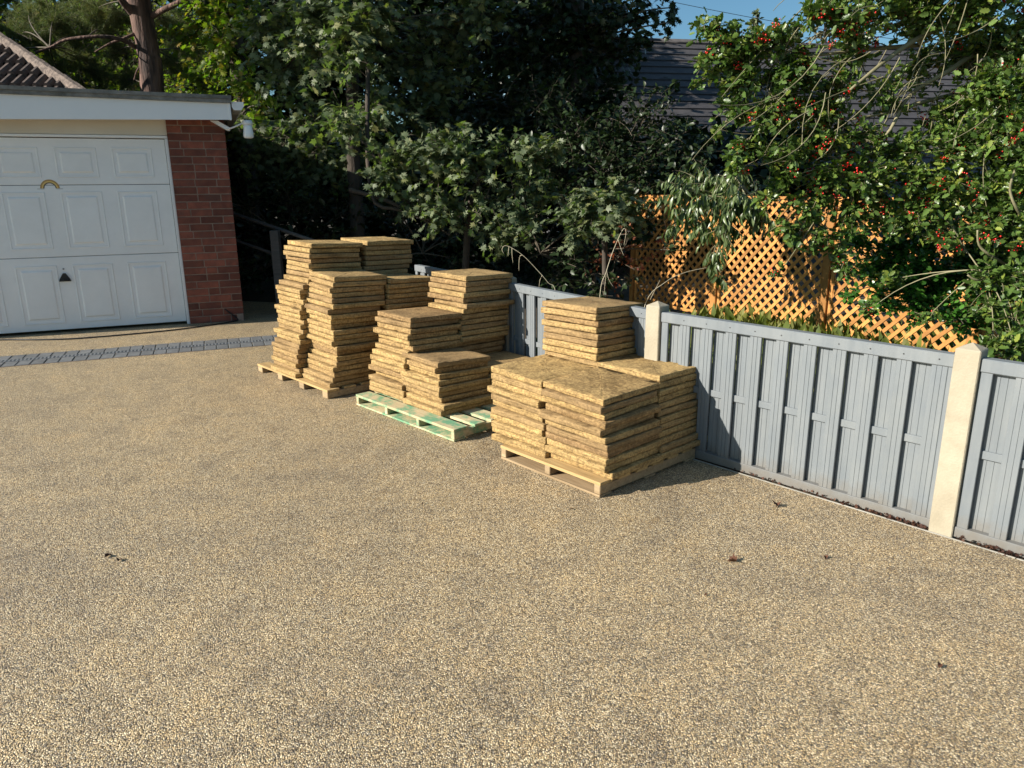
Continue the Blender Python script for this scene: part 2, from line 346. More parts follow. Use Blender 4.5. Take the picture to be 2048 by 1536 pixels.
# ------------------------------------------------------------------ garage
G = empty('garage', tuple(G0), R(GAZ), label='flat roofed garage with red brick pier, white panelled door and deep white fascia', cat='garage')
bw, bh, bj = .215, .0685, .0105
NC = 28; CHh = 2.215 / NC
bm_full = MB().box((0, 0, 0), (bw, .1, CHh - bj), .003).mesh('brick', M['brick'])
bm_half = MB().box((0, 0, 0), (.1025, .1, CHh - bj), .003).mesh('brick', M['brick'])
bm_tq = MB().box((0, 0, 0), (.1365, .1, CHh - bj), .003).mesh('brick', M['brick'])
def pier(x0):
    for r in range(NC):
        seq = [['f', 'f', 'q'], ['h', 'f', 'f'], ['f', 'h', 'f'], ['q', 'f', 'f'], ['f', 'f', 'h']][(r * 3 + (r // 5)) % 5]
        wd = {'f': bw, 'h': .1025, 'q': .1365}; tot = sum(wd[q] for q in seq) + 2 * .0105
        x = x0; k = .577 / tot
        for q in seq:
            o = inst('brick', {'f': bm_full, 'h': bm_half, 'q': bm_tq}[q], G, (x, random.uniform(-.0015, .0015), r * CHh + bj * .5)); o.scale = (k, 1, 1); x += (wd[q] + .0105) * k
pier(-.577)
MB().box((-.573, .006, 0), (-.004, .2, 2.215)).build('mortar_core', M['mortar'], G)
pier(-3.32)
MB().box((-3.316, .006, 0), (-2.747, .2, 2.215)).build('mortar_core', M['mortar'], G)
MB().box((-.21, .201, 0), (-.002, 5.2, 2.2)).box((-3.32, .201, 0), (-3.11, 5.2, 2.2)).box((-3.1, 5.0, 0), (-.22, 5.19, 2.2)).build('wall', M['brick'], G)
MB().box((-.075, -.012, .0), (-.004, -.0005, .085), .003).build('concrete_pad', M['mortar'], G, label='small grey concrete lump at the foot of the pier')
# door frame and lintel
fr = MB().box((-.612, .03, 0), (-.579, .11, 2.0), .003).box((-2.742, .03, 0), (-2.71, .11, 2.0), .003).box((-2.742, .03, 2.003), (-.579, .11, 2.03), .003)
fr.build('door_frame', M['upvc'], G)
MB().box((-2.742, .036, 2.033), (-.579, .12, 2.214), .002).build('lintel_board', M['cream'], G)
door = empty('door', (0, 0, 0)); door.parent = G
secs = [(.03, .798), (.803, 1.530), (1.535, 1.995)]
for z0, z1 in secs: MB().box((-2.706, .06, z0), (-.616, .10, z1), .004).build('door_section', M['white'], door)
MB().box((-2.706, .075, .028), (-.616, .098, 1.99)).build('door_backing', M['black'], door)
def panel(x0, x1, z0, z1, s=.045):
    mb = MB(); rings = []
    for d, y in ((0, .0600), (.004, .0535), (.014, .0535), (.022, .0715), (.030, .0705), (s + .018, .0505), (s + .024, .0505)):
        rings.append([(x0 + d, y, z0 + d), (x1 - d, y, z0 + d), (x1 - d, y, z1 - d), (x0 + d, y, z1 - d)])
    for r in rings: mb.v += r
    for k in range(len(rings) - 1):
        for j in range(4): mb.f.append((k * 4 + j, k * 4 + (j + 1) % 4, k * 4 + 4 + (j + 1) % 4, k * 4 + 4 + j))
    e = (len(rings) - 1) * 4; mb.f.append((e, e + 1, e + 2, e + 3))
    mb.build('door_panel', M['white'], door)
for ix in range(4):
    x1 = -.752 - ix * .525; x0 = x1 - .385
    for z0, z1 in ((.10, .715), (.885, 1.465), (1.605, 1.905)): panel(x0, x1, z0, z1)
hx, hz = -1.745, .60
hd = MB(); hd.prism([(hx - .055, .059, hz - .055), (hx + .055, .059, hz - .055), (hx + .048, .059, hz - .03), (hx + .012, .059, hz + .03), (hx - .012, .059, hz + .03), (hx - .048, .059, hz - .03)], (0, -.018, 0))
hd.tube([(hx - .04, .045, hz - .045), (hx, .022, hz - .04), (hx + .04, .045, hz - .045)], .007, 6)
hd.build('handle', M['black'], door)
MB().tube([(hx, .06, hz + .075), (hx, .05, hz + .075)], .009, 10).build('keyhole', M['grate'], door)
bands = [(.088, .073, (.42, .25, .08)), (.073, .060, (.75, .52, .16)), (.060, .050, (.08, .06, .05))]
for i, (r0, r1, c) in enumerate(bands):
    mb = MB(); n = 20; y = .0585 - .0006 * i; ox, oz = -1.745, 1.50
    for k in range(n + 1):
        a = pi * k / n; mb.v += [(ox + r0 * cos(a), y, oz + r0 * sin(a)), (ox + r1 * cos(a), y, oz + r1 * sin(a)), (ox + r0 * cos(a), y + .0012, oz + r0 * sin(a)), (ox + r1 * cos(a), y + .0012, oz + r1 * sin(a))]
    for k in range(n):
        a = 4 * k; mb.f += [(a, a + 4, a + 5, a + 1), (a, a + 2, a + 6, a + 4), (a + 1, a + 5, a + 7, a + 3)]
    mb.build('sticker_band', metal_paint('sticker_band_%d' % i, c, .4), door, label='curved %s band of the rainbow sticker on the door' % ('brown', 'golden', 'dark')[i])
st = MB().box((-1.86, .0578, 1.493), (-1.80, .0592, 1.497)).box((-1.69, .0578, 1.493), (-1.63, .0592, 1.497)); st.build('sticker_line', M['grate'], door)
# roof, fascia, felt edge, gutter
fx = lambda x, a, b: a + (b - a) * (x + 3.5) / 3.56
def slopeprism(x0, x1, y0, y1, zb0, zt0, zb1, zt1):
    return [(x0, y0, zb0), (x1, y0, zb1), (x1, y0, zt1), (x0, y0, zt0)], (0, y1 - y0, 0)
MB().prism(*slopeprism(-3.5, .060, -.2, -.175, 2.12, 2.395, 2.188, 2.352)).build('fascia', M['upvc'], G)
MB().box((.045, -.206, 2.184), (.075, -.172, 2.36), .003).build('fascia_end', M['upvc'], G)
MB().prism(*slopeprism(-3.5, .05, -.1745, .03, 2.150, 2.160, 2.2155, 2.225)).build('soffit', M['upvc'], G)
MB().prism(*slopeprism(-3.55, .088, -.225, -.13, 2.396, 2.435, 2.353, 2.391)).build('felt_edge', M['felt'], G)
MB().prism(*slopeprism(-3.55, .090, -.235, -.12, 2.4355, 2.472, 2.3915, 2.428)).build('felt_edge', M['felt'], G)
MB().prism(*slopeprism(-3.53, .07, -.13, 5.3, 2.30, 2.44, 2.26, 2.40)).build('roof', M['felt'], G)
gp = [(.088, 0, 2.37), (.088, 0, 2.318), (.106, 0, 2.287), (.178, 0, 2.287), (.209, 0, 2.325), (.209, 0, 2.37)]
MB().prism([(a, -.19, c) for a, b, c in gp], (0, .012, 0)).build('gutter_end', M['upvc'], G)
gi = [(a * .0 + (a if a < .15 else a - .004), 0, c) for a, b, c in gp]
gm = MB()
for k in range(len(gp) - 1):
    a, b = gp[k], gp[k + 1]; c_ = np.array([.148, 0, 2.345]); A_ = np.array(a); B_ = np.array(b); Ai = A_ + (c_ - A_) * .06; Bi = B_ + (c_ - B_) * .06
    gm.prism([A_ + (0, -.178, 0), B_ + (0, -.178, 0), Bi + (0, -.178, 0), Ai + (0, -.178, 0)], (0, 5.4, 0))
gm.build('gutter', M['upvc'], G)
# lamp on its arm
LP = empty('outdoor_lamp', tuple(G0 + gd * .235 - gn * .1), R(GAZ), label='white jar shaped outdoor lamp on a thin arm at the garage corner', cat='lamp')
MB().lathe([(.03, 2.196), (.048, 2.192), (.052, 2.18), (.053, 2.150), (.050, 2.146)], 20).build('lamp_cap', M['upvc'], LP, True)
MB().lathe([(.044, 2.145), (.047, 2.12), (.053, 2.06), (.055, 2.03), (.048, 2.013), (.03, 2.006)], 20, ).build('lamp_shade', M['glass'], LP, True)
MB().tube([(-.215, .0, 2.098), (-.15, 0, 2.118), (-.09, 0, 2.145), (-.045, 0, 2.165)], .009, 8).build('arm', M['upvc'], LP, True)
MB().prism([(-.375, .0, 2.184), (-.21, 0, 2.085), (-.185, 0, 2.085), (-.185, 0, 2.115), (-.30, 0, 2.184)], (0, .095, 0)).build('bracket', M['upvc'], LP)
# cable on the ground
cb = [(-6.6, 7.1), (-5.9, 7.3), (-5.24, 7.44), (-4.85, 7.43), (-4.48, 7.47), (-4.06, 7.66), (-3.71, 7.86), (-3.45, 8.08), (-3.22, 8.36)]
pts = [np.array([a, b, .009]) for a, b in cb]
def smooth_path(P, n=6):
    P = [np.array(p, float) for p in P]; P = [P[0]] + P + [P[-1]]; out = []
    for i in range(1, len(P) - 2):
        for k in range(n):
            t = k / n; out.append(.5 * ((2 * P[i]) + (-P[i - 1] + P[i + 1]) * t + (2 * P[i - 1] - 5 * P[i] + 4 * P[i + 1] - P[i + 2]) * t * t + (-P[i - 1] + 3 * P[i] - 3 * P[i + 1] + P[i + 2]) * t ** 3))
    out.append(P[-2]); return out
up = [G0 - gd * .07 - gn * .012 + (0, 0, .02), G0 - gd * .16 - gn * .01 + (0, 0, .11), G0 - gd * .2 - gn * .006 + (0, 0, .15)]
MB().tube(smooth_path(pts + up), .0075, 6).build('cable', M['cable'], None, True, label='black cable trailing along the ground in front of the white garage door', cat='cable')

# ------------------------------------------------------------------ fence: concrete posts and hit-and-miss panels
def fence_post(s, label):
    q_, a_ = fpt(s); P = empty('fence_post', tuple(q_), R(a_), label=label, cat='post', group='concrete posts along the grey fence')
    # local x = along fence (left in picture), local y = towards the camera
    w_, d_ = .096, .095; h = .83
    mb = MB(); mb.box((0, -d_, -.1), (w_, 0, h), .004)
    mb.build('shaft', M['concrete'], P)
    e = .004
    MB().add([(e, -d_ + e, h), (w_ - e, -d_ + e, h), (w_ - e, -e, h), (e, -e, h), (w_ / 2, -d_ / 2, h + .024)], [(3, 2, 1, 0), (0, 1, 4), (1, 2, 4), (2, 3, 4), (3, 0, 4)]).build('pyramid_cap', M['concrete'], P)
posts = [(-.096, 'second pale concrete post from the left, tallest in view, leaning light against the grey fence at right'), (1.506, 'pale concrete post behind the tall back stack of the nearest pallet'),
         (3.108, 'concrete post hidden behind the tall slab stack of the middle pallet'), (-1.698, 'concrete post of the grey fence beyond the right edge of the photo')]
posts[0] = (posts[0][0], 'sunlit cream concrete post with pyramid top between the two grey fence panels at right')
for s_, l_ in posts: fence_post(s_, l_)
def groove_board(w_, h, n, th=.014):
    # extruded profile with n grooves on the front (+y)
    prof = [(0, -th), (0, -.002), (.002, 0)]
    for i in range(n):
        x = w_ * (i + 1) / (n + 1); prof += [(x - .0014, 0), (x - .0005, -.0022), (x + .0005, -.0022), (x + .0014, 0)]
    prof += [(w_ - .002, 0), (w_, -.002), (w_, -th)]
    mb = MB(); k = len(prof); mb.v = [(x, y, 0) for x, y in prof] + [(x, y, h) for x, y in prof]
    mb.f = [(i, i + 1, i + 1 + k, i + k) for i in range(k - 1)] + [(k - 1, 0, k, 2 * k - 1), tuple(range(k)), tuple(range(k, 2 * k))[::-1]]
    return mb.mesh('board', M['fence'])
PW = 1.506
b_back = groove_board(.084, .691, 2); b_front = groove_board(.0645, .691, 2); b_slim = groove_board(.045, .691, 0)
def fence_panel(s0, label):
    q_, a_ = fpt(s0); P = empty('slatted_fence', tuple(q_), R(a_), label=label, cat='fence', group='grey fence panels')
    y0 = -.035
    npitch = 10; gaps = [.158 + i * .1435 for i in range(10)]
    MB().box((0, y0 - .034, .742), (PW, y0 + .02, .798), .004).build('cap_rail', M['fence'], P)
    MB().box((0, y0 - .012, .372), (PW, y0 - .001, .408), .002).build('middle_rail', M['fence'], P)
    sc_ = MB()
    for gx in gaps:
        for zz in (.770, .033): sc_.tube([(gx - .1, y0 + (.021 if zz > .5 else .017), zz), (gx - .1, y0 + .012, zz)], .0035, 6)
    sc_.build('screw_heads', M['black'], P, kind='stuff')
    MB().box((0, y0 - .030, .004), (PW, y0 + .022, .052), .003).build('bottom_rail', M['fence'], P)
    for gx in gaps:
        if gx - .134 > -.01:
            inst('board', b_front, P, (gx - .136, y0 + .0145, .05))
        inst('board', b_back, P, (gx - .071, y0 - .0125, .05), (0, 0, 0))
    inst('board', b_slim, P, (-.024, y0 + .0145, .05))
    inst('board', b_slim, P, (gaps[-1] + .008, y0 + .0145, .05))
fence_panel(0, 'grey slatted fence panel right of the nearest slab pallet, its left end in stack shadow')
fence_panel(-1.602, 'grey slatted fence panel at the right edge, right of the sunlit concrete post')
fence_panel(1.602, 'grey slatted fence panel seen between the middle and nearest slab stacks')
fence_panel(3.204, 'far grey slatted fence panel mostly hidden behind the middle and far slab stacks')
# thin pale edging strip
Eg = empty('edging_strip', tuple(F0), R(FAZ), kind='structure', label='thin pale edging strip where the gravel meets the fence')
MB().box((-1.7, .003, -.02), (1.553, .0065, .004), 0).build('edging', M['edge'], Eg)
o_ = MB().box((0, .003, -.02), (3.3, .0065, .004), 0).build('edging', M['edge'], Eg); o_.location = (BEND, 0, 0); o_.rotation_euler = (0, 0, R(FAZ2 - FAZ))

# ------------------------------------------------------------------ slabs
SL, TH = .430, .0365
def slab_mesh(seed):
    r = np.random.default_rng(seed); n = 14; per = []
    TS = [0, .018, .06] + [.06 + .88 * q / 12 for q in range(1, 12)] + [.94, .982]
    for k in range(4):
        for t in TS:
            per.append([(t, 0), (1, t), (1 - t, 1), (0, 1 - t)][k])
    per = np.array(per) - .5; N = len(per)
    def wob(sc, amp):
        a = r.normal(size=N); ker = np.ones(sc) / sc; a = np.convolve(np.concatenate([a, a, a]), ker, 'same')[N:2 * N]; return a * amp
    nrm = per / np.maximum(np.abs(per).max(1, keepdims=True), 1e-6) * .5
    chips = np.clip(r.normal(size=N) - 1.1, 0, 2) * .006
    rings = []
    cm = np.clip((.5 - np.abs(per).min(1)) * 9, .25, 1); base = wob(5, .0022)
    prof = [(1, -.003 - np.abs(wob(2, .0030)) - chips, 0), (1, .0003 + wob(2, .0018) - chips * .8, .0022), (1, .0 + wob(2, .0014), .35 * TH), (1, wob(2, .0014), .7 * TH), (1, -.0005 + wob(2, .0012), .985 * TH), (1, -.0014 + wob(2, .001), TH)]
    V = []
    for _, off, z in prof:
        sc = (SL / 2 + (base + off) * cm) / .5
        zz = z + (wob(4, .0012) if z < TH * .9 else 0)
        V.append(np.c_[per[:, 0] * sc, per[:, 1] * sc, np.broadcast_to(zz, N)])
    # round corners slightly
    for q in V:
        d = np.abs(q[:, :2]).min(1); c = (np.abs(per).min(1) > .47); q[c, :2] *= .997
    for f in (.8, .5, .2):
        q = V[5].copy(); q[:, :2] *= f; q[:, 2] = TH + r.normal(size=N) * .0009; V.append(q)
    k = len(V); allv = np.concatenate(V + [np.array([[0, 0, TH]]), np.array([[0, 0, .0015]])])
    T = []
    for a in range(k - 1):
        for i in range(N):
            j = (i + 1) % N; T += [(a * N + i, a * N + j, (a + 1) * N + j), (a * N + i, (a + 1) * N + j, (a + 1) * N + i)]
    for i in range(N):
        j = (i + 1) % N; T += [((k - 1) * N + i, (k - 1) * N + j, k * N), (j, i, k * N + 1)]
    return tri_mesh('paving_slab', allv, T, M['stone'])
SM = [slab_mesh(s) for s in range(10)]
ORD = ['', 'top', 'second', 'third', 'fourth', 'fifth', 'sixth', 'seventh', 'eighth', 'ninth', 'tenth', 'eleventh', 'twelfth', 'thirteenth', 'fourteenth', 'fifteenth', 'sixteenth', 'seventeenth', 'eighteenth', 'nineteenth', 'twentieth', 'twenty first', 'twenty second', 'twenty third', 'twenty fourth', 'twenty fifth', 'twenty sixth', 'twenty seventh', 'twenty eighth', 'twenty ninth', 'thirtieth']
PAL = {3: 'nearest pallet', 2: 'green pallet', 1: 'farthest pallet'}
def stack(pal, name, base, zb, top, grp, wild=.008, lean=None):
    bx, by, baz = base; tx, ty, tz, taz, tl, tr = top
    wild *= 1.5; tl = max(-2., min(2., tl)); tr = max(-2.6, min(2., tr))
    n = int(round((tz - zb) / .0382)); th = (tz - zb) / n
    for k in range(n):
        f = (k + 1) / n
        a = baz + (taz - baz) * f + (random.gauss(0, 1.2) if k < n - 1 else 0)
        jx, jy = (random.gauss(0, wild), random.gauss(0, wild)) if k < n - 1 else (0, 0)
        px, py = bx + (tx - bx) * f + jx, by + (ty - by) * f + jy
        if lean:
            lx = lean(k, n); px += lx[0]; py += lx[1]
        u, v = U(a), U(a - 90)
        c = np.array([px, py, 0]) + (u + v) * .2225       # centre of the slab from its front corner
        z = zb + k * th
        rotm = Matrix.Rotation(R(a), 4, 'Z') @ Matrix.Rotation(-R(tl) * f, 4, 'Y') @ Matrix.Rotation(-R(tr) * f, 4, 'X')
        zc = z + (sin(R(tl)) * f + sin(R(tr)) * f) * .2225
        o = bpy.data.objects.new('paving_slab', SM[random.randrange(len(SM))]); col.objects.link(o)
        spin = Matrix.Rotation(R(90 * random.randrange(4)), 4, 'Z')
        o.matrix_world = Matrix.Translation((c[0], c[1], zc)) @ rotm @ spin @ Matrix.Scale(random.uniform(.985, 1.008), 4, (1, 0, 0)) @ Matrix.Scale(th / TH * .865, 4, (0, 0, 1))
        pos = n - k
        lab = '%s ochre stone slab of the %s on the %s' % (ORD[pos], name, PAL[pal]) if pos == 1 else '%s slab down in the %s on the %s, rough stone' % (ORD[pos], name, PAL[pal])
        tag(o, lab, 'paving slab', grp, 'thing')
def grid(B, az, i, j, sp=.44): return B + U(az) * sp * i + U(az - 90) * sp * j
B3 = np.array([.462, 3.376, 0]); B2 = np.array([-.452, 4.47, 0]); B1 = np.array([-1.322, 5.21, 0])
sh = -fn * 0 + fn * .02
def bs(B, i, j, az=132.): p = grid(B, az, i, j); return (p[0], p[1], az)
g3, g2, g1 = 'slabs stacked on the nearest pallet', 'slabs stacked on the green pallet', 'slabs stacked on the farthest pallet'
stack(3, 'front stack', bs(B3, 0, 0), .082, (.443, 3.44, .488, 130.8, 1.6, 1.4), g3)
stack(3, 'left stack', bs(B3, 1, 0), .082, (.155, 3.77, .492, 130.0, 1.5, .8), g3)
stack(3, 'right stack', bs(B3, 0, 1), .082, (.775, 3.75, .525, 132., .1, -.6), g3, .004)
stack(3, 'tall back stack', bs(B3, 1, 1), .082, (.48, 4.12, .827, 133., -.2, -2.4), g3, .004)
stack(2, 'low front stack', bs(B2, 0, 0), .08, (-.474, 4.573, .408, 129.8, .4, -2.4), g2, .009)
stack(2, 'left stack', bs(B2, 1, 0), .08, (-.674, 4.877, .646, 130.4, -.2, -2.1), g2, .008)
stack(2, 'tall back stack', bs(B2, 1, 1), .08, (-.315, 5.173, .885, 130.3, .4, -1.3), g2, .007)
stack(2, 'low right stack', bs(B2, 0, 1), .08, (-.125, 4.80, .309, 129, 0, -.5), g2, .007)
def leanA(k, n):
    u = U(132); v = U(42)
    f = k / n; off = .02 * sin(f * 7.) ; return v[0] * off, v[1] * off
def leanB(k, n):
    v = U(42); off = (-.05 if k < n - 9 else .012) ; 
    if k in (n - 9, n - 8): off = -.035
    return v[0] * off, v[1] * off
stack(1, 'front stack', bs(B1, 0, 0), .07, (-1.271, 5.282, .875, 128.6, 1.4, -2.3), g1, .010, leanA)
stack(1, 'tall left stack', bs(B1, 1, 0), .07, (-1.499, 5.59, 1.09, 129.8, .6, -2.6), g1, .008, leanB)
stack(1, 'tall back stack', bs(B1, 1, 1), .07, (-1.129, 5.901, 1.081, 130.8, 1.4, -1.5), g1, .006)
stack(1, 'right stack', bs(B1, 0, 1), .07, (-.905, 5.533, .826, 134, 0, -2.6), g1, .006)

# ------------------------------------------------------------------ pallets
def pallet(F, az, lu, lv, top, ns, mat, mat_b, bottom, label, vb, swid=.04):
    P = empty('pallet', (F[0], F[1], 0), R(az), label=label, cat='pallet', group='pallets under the paving slabs')
    # local x = u (back-left), local -y = v (back-right)
    dt = .017; bt = .014 if bottom else .003
    for i in range(ns):
        x = i * (lu - swid) / (ns - 1); MB().box((x, -lv, bt + .001), (x + swid, -.002, top - dt - .001), .003).build('stringer', mat_b, P)
    y = 0; i = 0
    while y < lv - .06:
        wd = vb[i % len(vb)]; wd = min(wd, lv - y); e = random.uniform(-.006, .012)
        MB().box((-.004 - e, -y - wd, top - dt), (lu + .004 + e, -y, top + random.uniform(-.0008, 0)), .002).build('deck_board', mat, P); y += wd + .045; i += 1
    if bottom:
        for y in (0, (lv - .09) / 2, lv - .09): MB().box((0, -y - .09, .0015), (lu, -y, .0015 + bt - .002), .002).build('base_board', mat_b if bottom == 2 else mat, P)
pallet((.427, 3.379), 131.5, .745, .80, .081, 3, M['pine_wood'], M['grey_wood'], 2, 'pale timber pallet nearest the camera with three bearers and a bottom board', [.09])
pallet((-.353, 4.22), 133, 1.10, .95, .079, 4, M['green_wood'], M['green_wood'], 1, 'timber pallet with worn green paint under the middle slab stacks', [.115, .085], .03)
pallet((-1.343, 5.171), 132.5, 1.16, .95, .069, 4, M['pine_wood'], M['grey_wood'], 0, 'farthest pale pallet nearest the garage, carrying the tallest slab stacks', [.10], .075)

# ------------------------------------------------------------------ leaf engine
def norm(a): return a / (np.linalg.norm(a, axis=-1, keepdims=True) + 1e-9)
def T_oval(w=.28, fold=.08, droop=.1):
    v = [(0, 0, 0), (.35, 0, 0), (.7, 0, -droop * .4), (1, 0, -droop), (.33, w, fold), (.68, w * .8, fold * .7 - droop * .4), (.33, -w, fold), (.68, -w * .8, fold * .7 - droop * .4)]
    f = [(0, 1, 4), (1, 5, 4), (1, 2, 5), (2, 3, 5), (0, 6, 1), (1, 6, 7), (1, 7, 2), (2, 7, 3)]
    return np.array(v), np.array(f)
def T_holly():
    ed = [(0, 0, 0), (.12, .12, .02), (.22, .24, .10), (.34, .19, .03), (.48, .30, .12), (.6, .2, .03), (.74, .24, .10), (.84, .1, .0), (1.0, 0, -.04)]
    v = [(.0, 0, 0), (.3, 0, -.02), (.6, 0, -.02), (1.0, 0, -.04)]; n = len(v)
    L = ed[1:-1]; v += L + [(a, -b, c) for a, b, c in L]; f = []
    for sgn, o in ((1, n), (-1, n + len(L))):
        q = [(0, o, o + 1), (0, o + 1, 1), (1, o + 1, o + 2), (1, o + 2, o + 3), (1, o + 3, 2), (2, o + 3, o + 4), (2, o + 4, o + 5), (2, o + 5, 3), (3, o + 5, o + 6)]
        f += [t if sgn > 0 else t[::-1] for t in q]
    return np.array(v, float), np.array(f)
def T_maple():
    ang = [-150, -118, -95, -72, -52, -30, -14, 0, 14, 30, 52, 72, 95, 118, 150]
    rad = [.25, .42, .30, .62, .36, .66, .40, .80, .40, .66, .36, .62, .30, .42, .25]
    v = [(.15, 0, 0)] + [(.15 + r * cos(R(a)), r * sin(R(a)), -.10 * abs(sin(R(a))) * r - .12 * r * r) for a, r in zip(ang, rad)]
    f = [(0, i, i + 1) for i in range(1, len(ang))] + [(0, len(ang), 1)]
    return np.array(v), np.array(f)
def T_quad(): return np.array([(0, 0, 0), (.5, .3, .05), (1, 0, -.05), (.5, -.3, .05)], float), np.array([(0, 2, 1), (0, 3, 2)])
def T_tuft(n=14):
    v = []; f = []; r = np.random.default_rng(3)
    for i in range(n):
        d = r.normal(size=3); d[0] = abs(d[0]) + .5; d /= np.linalg.norm(d); s = np.cross(d, r.normal(size=3)); s /= np.linalg.norm(s); s *= .018
        k = len(v); v += [tuple(s), tuple(-s), tuple(d * r.uniform(.7, 1.1))]; f.append((k, k + 1, k + 2))
    return np.array(v), np.array(f)
TPL = dict(oval=T_oval(), small=T_oval(.34, .05, .05), lance=T_oval(.14, .05, .28), holly=T_holly(), maple=T_maple(), quad=T_quad(), tuft=T_tuft())
def leaves(tpl, P, D, N, S):
    tv, tf = TPL[tpl]; X = norm(D); Z = norm(N - (N * X).sum(1, keepdims=True) * X); Y = np.cross(Z, X)
    V = P[:, None] + S[:, None, None] * (tv[None, :, 0:1] * X[:, None] + tv[None, :, 1:2] * Y[:, None] + tv[None, :, 2:3] * Z[:, None])
    T = tf[None] + (np.arange(len(P)) * len(tv))[:, None, None]
    return V.reshape(-1, 3), T.reshape(-1, 3)
def tubes(paths, r0, r1, sides=3):
    n, k, _ = paths.shape; t = np.gradient(paths, axis=1); t = norm(t); a = norm(np.cross(t, np.array([.31, .2, .93]))); b = np.cross(t, a)
    rr = (r0[:, None] + (r1 - r0)[:, None] * np.linspace(0, 1, k)[None])[:, :, None]
    an = np.arange(sides) * 2 * pi / sides
    V = paths[:, :, None] + rr[:, :, None] * (np.cos(an)[None, None, :, None] * a[:, :, None] + np.sin(an)[None, None, :, None] * b[:, :, None])
    idx = np.arange(n * k * sides).reshape(n, k, sides); A = idx[:, :-1]; B = idx[:, 1:]; A2 = np.roll(A, -1, 2); B2 = np.roll(B, -1, 2)
    T = np.concatenate([np.stack([A, B, B2], -1).reshape(-1, 3), np.stack([A, B2, A2], -1).reshape(-1, 3)])
    return V.reshape(-1, 3), T
def cat(parts):
    V = []; T = []; o = 0
    for v, t in parts: V.append(v); T.append(t + o); o += len(v)
    return np.concatenate(V), np.concatenate(T)
def bez(A, B, C, k):
    t = np.linspace(0, 1, k)[None, :, None]; return (1 - t) ** 2 * A[:, None] + 2 * t * (1 - t) * B[:, None] + t * t * C[:, None]
